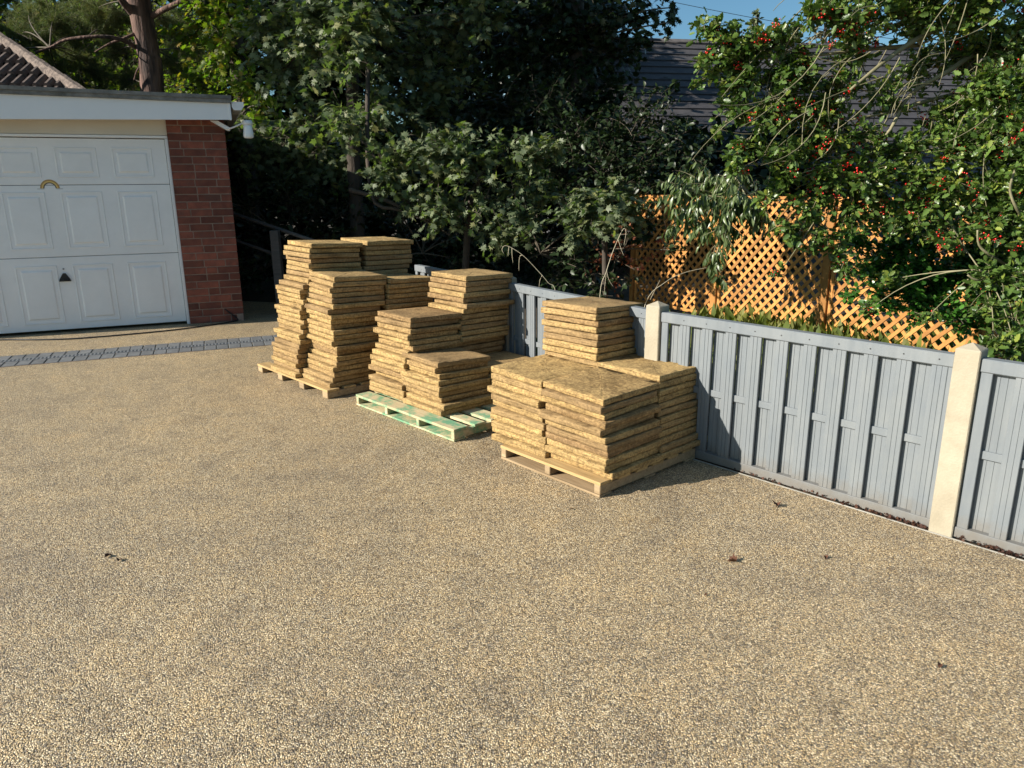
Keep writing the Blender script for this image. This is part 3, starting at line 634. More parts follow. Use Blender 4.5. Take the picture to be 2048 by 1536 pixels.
def bush(root, blobs, anchors, leafm, twigm, tpl, size, per_twig=8, dens=60, hang=0., up=.9, r_tw=.004, limb=.018, flat=.85, berries=0, single=0, name='crown', twname='branches', t0=.3, spread=.8, arch=.1, upright=0.):
    """blobs: (centre xyz, radius, density factor). Limbs run from the nearest anchor to each blob, twigs through the blob, leaves along the twigs."""
    anchors = np.array(anchors); parts_t = []; LP_, LD, LN = [], [], []; BP = []
    limbA, limbB, limbC = [], [], []
    for (c, r, d) in blobs:
        c = np.array(c); a = anchors[np.argmin(np.linalg.norm(anchors - c, axis=1))]
        if limb:
            midp = (a + c) / 2 + rng.normal(size=3) * .08 * np.linalg.norm(c - a) + np.array([0, 0, .12 * np.linalg.norm(c - a)])
            limbA.append(a); limbB.append(midp); limbC.append(c)
        n = max(3, int(dens * d * r * r)); 
        e = rng.normal(size=(n, 3)); e = norm(e) * (rng.uniform(size=(n, 1)) ** .42) * r; e[:, 2] *= flat; E_ = c + e
        tt = rng.uniform(.45, 1, size=(n, 1)); S_ = a + (c - a) * tt; far = np.linalg.norm(S_ - c, axis=1) > r * 1.1
        S_[far] = c + rng.normal(size=(far.sum(), 3)) * r * .35
        S_ = S_ + rng.normal(size=(n, 3)) * .05 * r
        Bm = (S_ + E_) / 2 + rng.normal(size=(n, 3)) * .10 * r + np.array([0, 0, arch * r])
        E_[:, 2] += upright * r * .3
        pth = bez(S_, Bm, E_, 6); parts_t.append(tubes(pth, np.full(n, r_tw), np.full(n, r_tw * .35)))
        m_ = per_twig; ts = np.linspace(t0, 1, m_); f = ts * 5; i0 = np.clip(f.astype(int), 0, 4); fr_ = (f - i0)[None, :, None]
        pos = pth[:, i0] * (1 - fr_) + pth[:, i0 + 1] * fr_; tan = norm(pth[:, i0 + 1] - pth[:, i0])
        sd_ = norm(np.cross(tan, np.array([0, 0, 1.]) + rng.normal(size=(n, m_, 3)) * .5)); sd_ *= np.where(np.arange(m_) % 2 == 0, 1, -1)[None, :, None]
        D = tan * .55 + sd_ * spread + rng.normal(size=(n, m_, 3)) * .3 + np.array([0, 0, -hang]); N = np.array([0, 0, up]) + rng.normal(size=(n, m_, 3)) * .45 + norm(pos - c) * .35
        LP_.append((pos + rng.normal(size=(n, m_, 3)) * .01).reshape(-1, 3)); LD.append(D.reshape(-1, 3)); LN.append(N.reshape(-1, 3))
        if berries:
            pk = rng.uniform(size=n) < berries; BP.append(pth[pk][:, 4])
    P_ = np.concatenate(LP_); D_ = np.concatenate(LD); N_ = np.concatenate(LN); S_ = size * rng.uniform(.65, 1.2, len(P_))
    if limbA:
        lp_ = bez(np.array(limbA), np.array(limbB), np.array(limbC), 9); parts_t.append(tubes(lp_, np.full(len(limbA), limb), np.full(len(limbA), limb * .4), 6))
    V, T = cat(parts_t); me = tri_mesh(twname, V, T, twigm, True); inst(twname, me, root, kind='stuff')
    if single:     # the leaves that show largest are parts of their own
        d = np.linalg.norm(P_ - np.array([0, 0, CH]), axis=1); v_ = (P_ - np.array([0, 0, CH])); dep = v_ @ Fv
        pxx = 1024 + FPX * (v_ @ Rv) / dep; pyy = 768 - FPX * (v_ @ Uv) / dep
        vis = (pxx > 20) & (pxx < 2040) & (pyy > 5) & (pyy < 740); d2 = np.where(vis, d / S_, 1e9)
        idx = np.argsort(d2)[:single]; tv, tf = TPL[tpl]; lm = tri_mesh('leaf', tv, tf, leafm)
        for i in idx:
            X = norm(D_[i:i + 1])[0]; Z = norm((N_[i] - (N_[i] @ X) * X)[None])[0]; Y = np.cross(Z, X); s = S_[i]
            o = bpy.data.objects.new('leaf', lm); col.objects.link(o); o.parent = root
            mw = Matrix([[X[0] * s, Y[0] * s, Z[0] * s, P_[i][0]], [X[1] * s, Y[1] * s, Z[1] * s, P_[i][1]], [X[2] * s, Y[2] * s, Z[2] * s, P_[i][2]], [0, 0, 0, 1]])
            o.matrix_parent_inverse = Matrix.Translation(-Vector(root.location)); o.matrix_basis = mw
        keep = np.ones(len(P_), bool); keep[idx] = False; P_, D_, N_, S_ = P_[keep], D_[keep], N_[keep], S_[keep]
    V, T = leaves(tpl, P_, D_, N_, S_); me = tri_mesh(name, V, T, leafm); inst(name, me, root, kind='stuff')
    if berries and len(BP):
        B = np.concatenate(BP); ico = bpy.data.meshes.new('t'); import bmesh; bm = bmesh.new(); bmesh.ops.create_icosphere(bm, subdivisions=1, radius=1); bm.to_mesh(ico); bm.free()
        iv = np.array([v.co[:] for v in ico.vertices]); it = np.array([list(p.vertices) for p in ico.polygons]); bpy.data.meshes.remove(ico)
        C = np.repeat(B, 14, 0) + rng.normal(size=(len(B) * 14, 3)) * .017; rr = rng.uniform(.0048, .0062, len(C))
        V = (C[:, None] + iv[None] * rr[:, None, None]).reshape(-1, 3); T = (it[None] + (np.arange(len(C)) * len(iv))[:, None, None]).reshape(-1, 3)
        inst('berries', tri_mesh('berries', V, T, M['berry'], True), root, kind='stuff')
    # meshes were laid out in world space: shift them under the root
    for ch in root.children:
        if ch.name.split('.')[0] in (name, twname, 'berries'):
            ch.location = -Vector(root.location)
    return P_
def tree_root(name, loc, label, cat='tree', group=None): return empty(name, loc, 0, label=label, cat=cat, group=group)
def trunk(root, pts, radii, mat, sides=12, name='trunk'):
    p = smooth_path(pts, 5); rr = np.interp(np.linspace(0, 1, len(p)), np.linspace(0, 1, len(radii)), radii)
    rr = rr * (1 + rng.normal(size=len(rr)) * .03)
    o = MB().tube(p, list(rr), sides).build(name, mat, root, True); o.location = -Vector(root.location); return p
def bl(lst, Y=None): return [(at(a, b, y), r, d) for a, b, y, r, d in lst]

# ---- pine behind the garage
b0 = np.array([-5.6, 12., 0.])
pn = tree_root('pine_tree', tuple(b0), 'tall pine with flaky pinkish bark rising behind the garage roof')
tr = [b0, at(305, 180, 12), at(296, 100, 12), at(278, 0, 12), at(262, -150, 12), at(250, -420, 12), at(240, -700, 12)]
trunk(pn, tr, [.21, .17, .155, .165, .12, .10, .06], M['pinebark'])
def limbs(root, defs, mat, name='limb'):
    for k, (pts, r0, r1) in enumerate(defs):
        p = smooth_path(pts, 4); o = MB().tube(p, r0, 7, r1).build(name, mat, root, True); o.location = -Vector(root.location)
limbs(pn, [([at(276, 98, 12), at(250, 82, 11.8), at(215, 74, 11.6), at(175, 74, 11.5), at(130, 80, 11.5), at(100, 95, 11.5), at(70, 104, 11.4)], .035, .012),
           ([at(282, 62, 12), at(250, 76, 11.8), at(222, 86, 11.8), at(190, 104, 11.7)], .028, .01),
           ([at(280, 40, 12), at(262, 22, 11.9), at(240, -5, 11.7), at(210, -60, 11.5)], .07, .04),
           ([at(305, 32, 12), at(330, 18, 11.9), at(375, -5, 11.8), at(450, -60, 11.6)], .045, .03),
           ([at(290, 120, 12), at(275, 140, 11.9), at(268, 160, 11.9)], .02, .008)], M['pinebark'])
nb = [(40, 70, 12.4, .45, 1), (110, 40, 12.4, .5, 1), (180, 30, 12.4, .5, 1), (230, 110, 12.6, .4, 1), (160, 120, 12.4, .4, 1), (95, 95, 12.4, .35, 1), (60, 20, 12.4, .4, .8), (150, 75, 12.4, .35, 1), (200, 60, 12.4, .4, 1),
      (120, 150, 12.4, .35, 1), (200, 155, 12.8, .4, 1), (250, 160, 12.8, .35, 1), (240, 40, 12.8, .35, .8), (10, 110, 12.4, .35, 1), (345, 60, 13, .45, 1), (350, 130, 13, .4, 1), (390, 90, 13.2, .5, 1), (20, 150, 12.5, .4, .8)]
bush(pn, bl(nb), tr[1:5] + [at(175, 74, 11.5), at(100, 95, 11.5)], M['needle'], M['darktwig'], 'tuft', .13, 9, 240, t0=.2, spread=.5, limb=.012, name='needles')
cb_ = [((-6.6, 9.6, 6.3), 1.9, 1), ((-5.0, 9.0, 6.8), 1.9, 1), ((-7.0, 9.7, 5.0), 1.2, 1.6), ((-5.7, 10.1, 5.0), .95, 1.6), ((-5.8, 10.8, 8.0), 2.0, 1), ((-4.2, 10.0, 8.2), 1.7, 1), ((-6.6, 8.6, 8.4), 1.6, 1), ((-3.5, 9.6, 6.6), 1.3, 1)]  # crown above the view, blobs placed to shade the trees beyond
bush(pn, cb_, [tuple(q) for q in tr[3:]], M['needle'], M['darktwig'], 'tuft', .28, 9, 50, limb=.04, name='shading_needles', twname='upper_branches')

# ---- shrubs behind the garage
sr = tree_root('background_shrub', tuple(at(150, 400, 14.5) * [1, 1, 0]), 'mixed green shrubs seen over the garage roof below the pine branches', 'shrub')
bush(sr, bl([(30, 130, 14.5, .9, 1), (120, 140, 15, .9, 1), (210, 150, 15, .9, 1), (290, 150, 14.6, .9, 1), (370, 170, 14, .9, 1), (160, 60, 16.5, 1.3, .8), (300, 50, 16.5, 1.3, .8), (80, 60, 16.5, 1., .7), (450, 60, 16.5, 1.5, .8)]), [at(160, 300, 14.5)], M['lime'], M['darktwig'], 'small', .085, 9, 75, limb=.02, name='foliage')

# ---- left maple with yellowing leaves
lr = tree_root('maple_tree', (-4.2, 12.2, 0), 'maple with bright yellow green sunlit leaves right of the pine trunk')
trunk(lr, [(-4.2, 12.2, 0), (-4.15, 12.2, 2), (-4.2, 12.3, 4.5), (-4.4, 12.4, 7)], [.16, .13, .11, .07], M['bark'])
bush(lr, bl([(385, 70, 12.3, .55, 1), (430, 30, 12, .6, 1), (440, 120, 12, .6, 1), (400, 160, 12.2, .5, 1), (480, 170, 11.6, .5, 1), (480, 70, 11.6, .5, 1), (520, 210, 11.4, .45, .9), (460, -40, 12, .8, .8), (395, -40, 12.4, .7, .8)]), [(-4.2, 12.2, 2.5), (-4.2, 12.3, 4), (-4.3, 12.3, 5)], M['lime'], M['darktwig'], 'maple', .10, 8, 95, hang=.3)

# ---- big sycamore: dark canopy over the middle of the picture
br = tree_root('sycamore_tree', (-2.15, 10.6, 0), 'large dark leafy sycamore overhanging the middle of the garden, lit leaf clusters near the top')
trunk(br, [(-2.15, 10.6, 0), at(712, 400, 10.6), at(705, 280, 10.6), at(700, 120, 10.6), (-2.4, 10.6, 5.5), (-2.3, 10.7, 8)], [.12, .10, .095, .09, .08, .05], M['bark'])
bb = [(540, 60, 10.6, .6, 1), (620, 30, 10.2, .6, 1), (700, 60, 9.8, .6, 1), (560, 150, 10.8, .6, 1), (640, 120, 10.2, .55, 1), (720, 120, 9.8, .45, 1), (600, 240, 10.8, .6, 1), (680, 250, 9.4, .45, 1), (760, 210, 10.2, .6, 1), (760, 20, 10, .6, 1),
      (830, 130, 10.6, .6, .8), (900, 60, 10.6, .7, .8), (840, 230, 10.6, .6, 1), (530, 310, 11.4, .7, 1), (610, 340, 11.4, .7, 1), (690, 340, 11, .6, .8), (480, 260, 11.8, .6, 1), (970, 30, 10.4, .6, .9), (900, 160, 10.8, .6, .9)]
anch = [(-2.2, 10.6, 2.4), (-2.3, 10.6, 3.4), (-2.4, 10.6, 4.5), (-2.4, 10.6, 5.5)]
bush(br, bl(bb), anch, M['maple'], M['darktwig'], 'maple', .105, 8, 130, hang=.35)
cz = [((-3.2, 9.8, 5.3), 1.3, 1), ((-1.6, 9.6, 5.6), 1.5, 1), ((-2.6, 11, 6.5), 1.8, 1), ((0.0, 10.2, 6.0), 1.4, 1), ((-1.0, 8.8, 5.2), 1.0, .9)]  # crown out of view, kept dense to hold the middle canopy in shade
bush(br, cz, anch, M['maple'], M['darktwig'], 'quad', .2, 8, 150, limb=.05, name='unseen_crown', twname='upper_branches')

# ---- second dark tree, right of centre, whose twigs stand against the sky
cr = tree_root('sycamore_tree', (1.0, 11.2, 0), 'dark sycamore right of centre with leafy twigs standing out against the blue sky')
trunk(cr, [(1.0, 11.2, 0), (1.0, 11.2, 2.2), (.9, 11.2, 4.2), (.9, 11.2, 6.5)], [.17, .14, .12, .05], M['bark'])
cb2 = [(960, 110, 11, .7, 1), (1040, 60, 11, .7, 1), (1120, 30, 11, .7, 1), (1200, 40, 11, .7, 1), (1050, 160, 11.2, .7, 1), (1150, 130, 11.2, .7, 1), (1230, 120, 11, .6, 1), (960, 220, 11.4, .7, 1), (1060, 250, 11.2, .7, 1), (1160, 230, 11, .7, 1), (1240, 210, 10.8, .55, 1), (1265, 40, 10.6, .45, .9), (1290, 90, 10.6, .3, .8), (1300, 20, 10.4, .3, .7), (1335, 45, 10.3, .16, .9), (1345, 15, 10.3, .14, .8)]
ach2 = [(1.0, 11.2, 2.4), (.95, 11.2, 3.4), (.9, 11.2, 4.4)]
bush(cr, bl(cb2), ach2, M['dleaf'], M['darktwig'], 'maple', .10, 8, 120, hang=.3)  # same leaf shape as the lit sycamore, shade painted into its near-black colour
bush(cr, [((.6, 10.2, 5.6), 1.5, 1), ((1.4, 11.2, 6.0), 1.4, 1), ((-.6, 11.2, 6.4), 1.6, 1)], ach2, M['dleaf'], M['darktwig'], 'quad', .2, 8, 70, limb=.05, name='unseen_crown', twname='upper_branches')

# ---- sunlit bushy maple in front
dr = tree_root('young_sycamore', (-.6, 9.3, 0), 'sunlit grey green sycamore branches spreading low over the fence in the centre', 'tree')
limbs(dr, [([(-1.75, 9.9, 3.0), at(740, 380, 9.2), at(800, 420, 9.0), at(860, 440, 8.8)], .03, .015), ([at(700, 380, 9.4), at(770, 400, 9.2), at(840, 435, 9.), at(900, 470, 8.8)], .03, .012), ([(-.6, 9.3, 0), (-.5, 9.2, 1.2), at(960, 360, 9.0), at(1000, 300, 8.9)], .05, .02)], M['bark'])
db_ = [(690, 245, 8.9, .28, 1), (750, 300, 8.8, .36, 1), (770, 350, 8.8, .36, 1), (810, 300, 8.8, .36, 1), (870, 310, 8.7, .42, 1), (860, 370, 8.7, .42, 1), (930, 300, 8.7, .38, 1), (950, 360, 8.6, .42, 1), (1010, 310, 8.7, .38, 1), (1060, 310, 8.7, .32, 1), (1110, 290, 8.6, .2, .9),
       (880, 430, 8.7, .38, 1), (960, 430, 8.6, .38, 1), (1030, 390, 8.6, .38, 1), (1050, 450, 8.6, .3, 1), (820, 410, 8.9, .3, 1), (1090, 380, 8.7, .3, .9), (990, 480, 8.8, .3, .9)]
db_ = [(a, b, c_, r_, d_ * random.choice((.35, .7, 1.1, 1.3))) for a, b, c_, r_, d_ in db_]
bush(dr, bl(db_), [at(900, 360, 9.1), at(990, 340, 9.1), at(800, 380, 9.2), at(1050, 380, 9.2)], M['maple'], M['darktwig'], 'maple', .085, 8, 300, hang=.25, up=.8, limb=.012)
er = tree_root('young_sycamore', (1.1, 8.6, 0), 'small sunlit sycamore cluster hanging left of the orange trellis', 'tree')
limbs(er, [([(1.1, 8.6, 0), (1.05, 8.5, 1.), at(1190, 400, 8.3)], .04, .02)], M['bark'])
bush(er, bl([(1160, 400, 8.2, .3, 1), (1215, 400, 8.2, .3, 1), (1180, 450, 8.1, .32, 1), (1240, 440, 8.1, .28, 1), (1150, 480, 8.1, .2, 1), (1280, 430, 8.2, .25, .9), (1130, 440, 8.3, .25, .9), (1250, 380, 8.3, .25, .9)]), [at(1190, 400, 8.3)], M['maple'], M['darktwig'], 'maple', .08, 8, 260, hang=.3, limb=.01)

# ---- dark evergreen mass between the sycamores and the trellis
hr = tree_root('evergreen_shrub', (2.3, 9.6, 0), 'dark evergreen shrub mass below the grey bungalow roof', 'shrub')
bush(hr, bl([(1080, 200, 10.4, .6, 1), (1150, 270, 10, .6, 1), (1230, 270, 10, .6, 1), (1290, 230, 9.8, .5, 1), (1330, 300, 9.6, .5, 1), (1200, 340, 9.6, .6, 1), (1280, 350, 9.6, .6, 1), (1360, 360, 9.4, .5, 1), (1410, 320, 9.4, .35, 1), (1120, 350, 9.8, .5, 1), (1420, 390, 9.3, .5, 1), (1500, 400, 9.3, .4, 1), (1330, 190, 9.8, .28, .8), (1380, 260, 9.7, .28, .8), (1080, 330, 9.8, .5, 1), (1250, 430, 9.5, .6, 1), (1350, 440, 9.3, .5, 1)]),
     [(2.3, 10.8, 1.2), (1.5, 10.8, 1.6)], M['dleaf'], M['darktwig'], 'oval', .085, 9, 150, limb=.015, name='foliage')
# ---- undergrowth in deep shade behind the stacks
ur = tree_root('shade_shrub', (-1.2, 10.2, 0), 'dark undergrowth in deep shade behind the slab stacks', 'shrub')
ub = []
for px in range(440, 1240, 70):
    for py in (400, 470, 540): ub.append((px + random.uniform(-20, 20), py, random.uniform(9.8, 11.6), .5, 1))
ub += [(1150, 520, 8.6, .3, 1), (1200, 575, 8.5, .3, 1), (1290, 470, 8.4, .25, 1), (1180, 500, 8.8, .3, 1), (1120, 560, 8.8, .3, 1), (1250, 560, 8.3, .2, .8), (1310, 440, 8.2, .2, .8), (1340, 500, 8.0, .14, .7)]  # these blobs are added to cast shade on the left trellis end
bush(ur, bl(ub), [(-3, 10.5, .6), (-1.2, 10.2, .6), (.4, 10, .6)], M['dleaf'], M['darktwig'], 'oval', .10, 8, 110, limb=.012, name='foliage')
# ---- far woodland: closes the view behind everything
wr = tree_root('woodland', (0, 17, 0), 'dark mass of trees closing the view behind the garden', 'trees'); wr['kind'] = 'stuff'
wb = []
for px in range(-500, 1290, 95):
    for py in ((20, 130, 240, 350) if px > 120 or px < -80 else (110, 180, 260, 350)): wb.append((px + random.uniform(-30, 30), py + random.uniform(-30, 30), random.uniform(16, 19), 1.35, 1))
for q in np.arange(-7.5, 5.2, .62):
    for z_ in (.45, 1.25, 2.0): wb.append((None, (q, random.uniform(12.8, 13.6), z_), .75, 1.1))
wb = [((float(a[1][0]), float(a[1][1]), a[1][2]), a[2], a[3]) if a[0] is None else (at(a[0], a[1], a[2]), a[3], a[4]) for a in wb]
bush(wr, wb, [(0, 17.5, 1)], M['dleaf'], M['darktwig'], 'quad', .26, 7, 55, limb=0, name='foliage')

# ---- drooping long-leaved shrub before the trellis
qr = tree_root('drooping_shrub', tuple(at(1440, 380, 6.9) * [1, 1, 0]), 'shrub with long drooping glossy leaves hanging in front of the trellis left end', 'shrub')
bush(qr, bl([(1370, 420, 7.0, .2, 1), (1420, 400, 6.9, .25, 1), (1470, 400, 6.8, .25, 1), (1400, 460, 7.0, .18, .9), (1450, 460, 6.8, .22, 1), (1430, 520, 6.8, .15, 1), (1440, 560, 6.8, .10, 1), (1500, 420, 6.8, .22, 1), (1350, 380, 7.1, .2, .9), (1530, 440, 6.8, .16, .9), (1400, 360, 7.2, .25, .9), (1460, 350, 7.1, .22, .8), (1345, 460, 7.1, .12, .7)]), [at(1440, 390, 7.1), at(1480, 370, 7.)], M['laurel'], M['twig'], 'lance', .10, 9, 420, hang=1.3, up=.5, limb=.01, name='foliage', spread=.45)

# ---- holly
yr = tree_root('holly_bush', (3.9, 5.6, 0), 'tall glossy holly with clusters of red berries and arching bare stems at upper right', 'bush')
limbs(yr, [([(3.9, 5.6, 0), (3.85, 5.5, 1.2), (3.7, 5.3, 2.2), (3.6, 5.2, 3.4)], .07, .04),
           ([(3.7, 5.3, 2.2), at(1980, 40, 5.2), at(1900, 50, 5.), at(1830, 80, 4.9), at(1760, 130, 4.8), at(1700, 180, 4.8)], .028, .008),
           ([at(2040, 60, 5.2), at(1960, 100, 5.1), at(1900, 140, 5.), at(1820, 190, 5.), at(1780, 260, 4.9), at(1740, 300, 4.9)], .022, .007),
           ([at(2048, 250, 5.1), at(1950, 190, 5.1), at(1860, 200, 5.), at(1800, 220, 5.), at(1700, 240, 4.9)], .018, .006),
           ([at(1840, 90, 5), at(1720, 100, 5), at(1640, 110, 5), at(1560, 115, 5)], .014, .005),
           ([at(2060, 500, 4.6), at(2010, 535, 4.5), at(1960, 560, 4.4), at(1935, 550, 4.4)], .014, .005),
           ([at(2030, 540, 4.6), at(1980, 510, 4.5), at(1958, 490, 4.5), at(1955, 460, 4.5)], .010, .005),
           ([at(2060, 450, 4.5), at(2035, 420, 4.4), at(2020, 380, 4.4), at(2030, 340, 4.4)], .010, .006)], M['twig'])
# arching bare stems
st_ = []
for k in range(75):
    x0, y0 = random.uniform(1600, 2010), random.uniform(-10, 250); th_ = random.gauss(.85, .38); L = random.uniform(60, 260); Y = random.uniform(4.6, 5.5)
    dx, dy = -cos(th_) * L, sin(th_) * L; q = random.uniform(-.5, .5) * L
    st_.append((at(x0, y0, Y), at(x0 + dx * .5 + q * sin(th_), y0 + dy * .5 + q * cos(th_), Y - random.uniform(-.1, .2)), at(x0 + dx, y0 + dy, Y - random.uniform(-.1, .4))))
A_, B_, C_ = (np.array([q[i] for q in st_]) for i in range(3))
V, T = tubes(bez(A_, B_, C_, 9), np.full(len(st_), .0038), np.full(len(st_), .0018), 5); o = inst('arching_stems', tri_mesh('arching_stems', V, T, M['twig'], True), yr, kind='stuff'); o.location = -Vector(yr.location)
hb = [(1415, 60, 5.0, .10, 1), (1405, 120, 5.0, .09, 1), (1395, 165, 5., .06, 1), (1450, 75, 5.0, .15, 1), (1450, 130, 5., .14, 1), (1500, 95, 5, .2, 1), (1480, 170, 5., .16, 1), (1560, 80, 5, .14, 1), (1600, 110, 5, .12, .8), (1560, 170, 5., .2, .8), (1470, 230, 5., .14, 1), (1530, 240, 4.9, .18, .8),
      (1600, 230, 5., .18, .7), (1440, 265, 5., .06, 1), (1480, 320, 4.9, .14, 1), (1560, 310, 4.9, .18, .9), (1640, 290, 4.9, .18, .8), (1620, 30, 4.8, .10, .9), (1660, 15, 4.8, .14, 1), (1720, 30, 4.8, .2, 1), (1700, 90, 5., .18, .7), (1790, 20, 4.9, .2, 1), (1680, 170, 5, .18, .6), (1860, 20, 4.9, .22, .9), (1950, 20, 4.9, .25, .9),
      (1760, 200, 5, .2, .45), (1840, 140, 5.2, .22, .5), (1920, 110, 5.2, .25, .7), (2010, 90, 5, .25, .9), (1720, 280, 4.9, .2, .6), (1800, 300, 4.9, .22, .7), (1880, 250, 5, .22, .7), (1960, 200, 4.8, .25, 1), (2040, 180, 4.7, .25, 1.1), (1930, 300, 4.7, .22, 1), (2010, 270, 4.6, .25, 1.1), (2060, 300, 4.5, .25, 1.1),
      (1660, 350, 4.9, .18, .9), (1560, 360, 4.9, .14, .8), (1530, 400, 4.9, .1, .7), (1600, 420, 4.9, .14, .7), (1640, 480, 4.9, .14, .6), (1680, 540, 4.9, .1, .6), (1560, 460, 4.9, .1, .6), (1730, 380, 4.9, .2, .8), (1640, 390, 4.9, .14, .7), (1600, 170, 5, .2, .8), (1650, 230, 5, .2, .8), (1740, 360, 4.8, .2, .8), (1830, 370, 4.8, .2, .8), (1900, 390, 4.7, .2, .8), (1980, 370, 4.6, .22, 1), (2050, 400, 4.5, .22, 1), (1640, 430, 4.9, .12, .7), (1590, 480, 4.9, .1, .7), (1560, 545, 4.9, .05, 1), (1700, 440, 4.9, .14, .7), (1760, 430, 4.9, .14, .8),
      (1680, 500, 4.9, .1, .6), (1820, 440, 4.8, .18, 1), (1900, 460, 4.7, .18, .9), (1980, 460, 4.6, .2, .9), (2040, 480, 4.5, .2, .9), (2000, 560, 4.4, .18, .9), (2050, 580, 4.3, .18, .9), (1980, 620, 4.3, .12, .8), (2040, 650, 4.2, .15, .9), (1985, 690, 4.1, .09, 1), (2030, 700, 4.1, .12, 1), (2070, 100, 5.0, .4, .5), (2120, 300, 4.8, .4, .5), (2120, 500, 4.6, .4, .5),
      (1750, -60, 4.9, .35, .5), (1900, -60, 4.9, .4, .5), (2050, -60, 5, .4, .5), (1740, 620, 4.9, .07, .8), (1860, 630, 4.8, .07, .8), (1780, 560, 4.9, .1, .8)]
bush(yr, bl(hb), [at(1840, 90, 4.95), at(1760, 200, 4.95), at(1700, 240, 4.95), at(1560, 115, 5), at(1960, 190, 4.95), at(2040, 250, 4.9), at(1960, 540, 4.5), at(1850, 330, 4.9), at(1700, 330, 4.9), at(2040, 420, 4.6)], M['holly'], M['twig'], 'holly', .050, 9, 1500, up=.6, r_tw=.0028, limb=.005, berries=.075, single=300, spread=.7, t0=.35)
# ---- dense bright hedge under the holly
zr = tree_root('clipped_hedge', (2.9, 5.4, 0), 'dense bright green small leaved hedge in front of the right half of the trellis', 'hedge')
bush(zr, bl([(1730, 540, 5.3, .18, .9), (1790, 480, 5.3, .22, 1), (1860, 470, 5.3, .22, 1), (1830, 540, 5.2, .24, 1), (1900, 550, 5.2, .24, 1), (1760, 600, 5.2, .16, 1), (1830, 610, 5.1, .2, 1), (1900, 620, 5.0, .18, 1), (1960, 500, 5.3, .28, 1), (2030, 530, 5.3, .3, 1), (1960, 580, 5.1, .22, 1), (2040, 620, 5.0, .3, 1), (1690, 490, 5.3, .14, .7), (1790, 420, 5.5, .2, .8), (1880, 400, 5.6, .25, .8), (1970, 420, 5.6, .3, .9), (2050, 440, 5.6, .3, .9), (2120, 560, 5.2, .4, .6), (1720, 480, 5.4, .16, .8), (1760, 530, 5.4, .2, 1), (1700, 590, 5.4, .1, .8), (1800, 560, 5.4, .2, 1), (1870, 590, 5.3, .2, 1), (1930, 640, 5.1, .16, 1), (1930, 540, 5.3, .2, 1)]),
     [(2.9, 5.4, .7), (3.4, 5.3, .8)], M['hedge'], M['darktwig'], 'small', .042, 10, 1300, r_tw=.002, limb=.008, name='foliage')
# ---- red-leaved climber on the shaded trellis end
rr_ = tree_root('red_climber', tuple(at(1230, 560, 8.6) * [1, 1, 0]), 'dark red autumn climber hanging on the shaded left end of the trellis', 'climber')
bush(rr_, bl([(1200, 520, 8.7, .25, .9), (1240, 500, 8.6, .25, .9), (1220, 570, 8.6, .25, .8), (1270, 540, 8.5, .22, .7), (1260, 470, 8.7, .25, .8), (1330, 470, 8.3, .22, .6), (1300, 520, 8.4, .2, .5)]), [at(1230, 520, 8.7)], M['redleaf'], M['darktwig'], 'small', .055, 8, 110, hang=.5, limb=.006, name='foliage')

# ------------------------------------------------------------------ trellis
tp = [gr(1266, 605), gr(1420, 634), gr(1650, 678), gr(1950, 740)]
ta = np.polyfit([p[0] for p in tp], [p[1] for p in tp], 1); tA = np.array([tp[0][0], np.polyval(ta, tp[0][0]), 0]); tB = np.array([tp[3][0], np.polyval(ta, tp[3][0]), 0]); tdv = (tB - tA) / np.linalg.norm(tB - tA); TAZ = math.atan2(tdv[1], tdv[0])
TW = np.linalg.norm(tB - tA) / 3; THt = 1.28
def clip_lath(x0, sgn, W, H):
    # 45 degree line from (x0, 0): x = x0 + sgn*z ; clipped to the frame
    z0, z1 = 0., H
    if sgn > 0: z0 = max(z0, -x0); z1 = min(z1, W - x0)
    else: z0 = max(z0, x0 - W); z1 = min(z1, x0)
    return (z0, z1) if z1 - z0 > .05 else None
def trellis(k, label):
    o_ = tA + tdv * TW * k
    P = empty('garden_trellis', tuple(o_), TAZ, label=label, cat='trellis', group='orange trellis panels'); W = TW - .075; X0 = .04; zb = .05
    for a, b in (((X0, -.012, zb), (X0 + .035, .014, zb + THt)), ((X0 + W - .035, -.012, zb), (X0 + W, .014, zb + THt)), ((X0, -.0115, zb - .036), (X0 + W, .0145, zb - .001)), ((X0 - .01, -.016, zb + THt + .001), (X0 + W + .01, .018, zb + THt + .03))):
        MB().box(a, b, .003).build('frame_rail', M['trellis'], P)
    sp = .116; hw = .0165
    for sgn, y in ((1, -.007), (-1, .001)):
        x = -THt if sgn > 0 else 0.
        while x < W + THt:
            c = clip_lath(x, sgn, W, THt)
            if c:
                z0, z1 = c; xa, xb = x + sgn * z0, x + sgn * z1; q = hw * 1.4142
                MB().prism([(X0 + xa - q, y, zb + z0), (X0 + xa + q, y, zb + z0), (X0 + xb + q, y, zb + z1), (X0 + xb - q, y, zb + z1)], (0, .007, 0)).build('lath', M['trellis'], P)
            x += sp
tl_ = ['leafy shaded orange trellis panel, leftmost and darkest of the trellis', 'sunlit orange diamond trellis panel in the middle, left of the tall corner post', 'orange trellis panel half hidden by the hedge and holly at right', 'orange trellis panel beyond the right edge of the photo', 'deeply shaded trellis panel left of the red climber']
for k, l_ in zip((0, 1, 2, 3), tl_): trellis(k, l_)
pl = ['dark shaded trellis post beside the red climber', 'orange trellis post with drooping leaves hanging over it', 'orange trellis post at the middle, left of the clipped hedge', 'orange trellis post above the sunlit concrete fence post', 'trellis post beyond the right edge of the photo']
for k, l_ in enumerate(pl):
    o_ = tA + tdv * TW * k
    P = MB().box((-.035, -.035, 0), (.033, .035, 1.34), .004).build('trellis_post', M['trellis'], None, label=l_, cat='post', group='orange trellis posts'); P.location = tuple(o_); P.rotation_euler = (0, 0, TAZ)
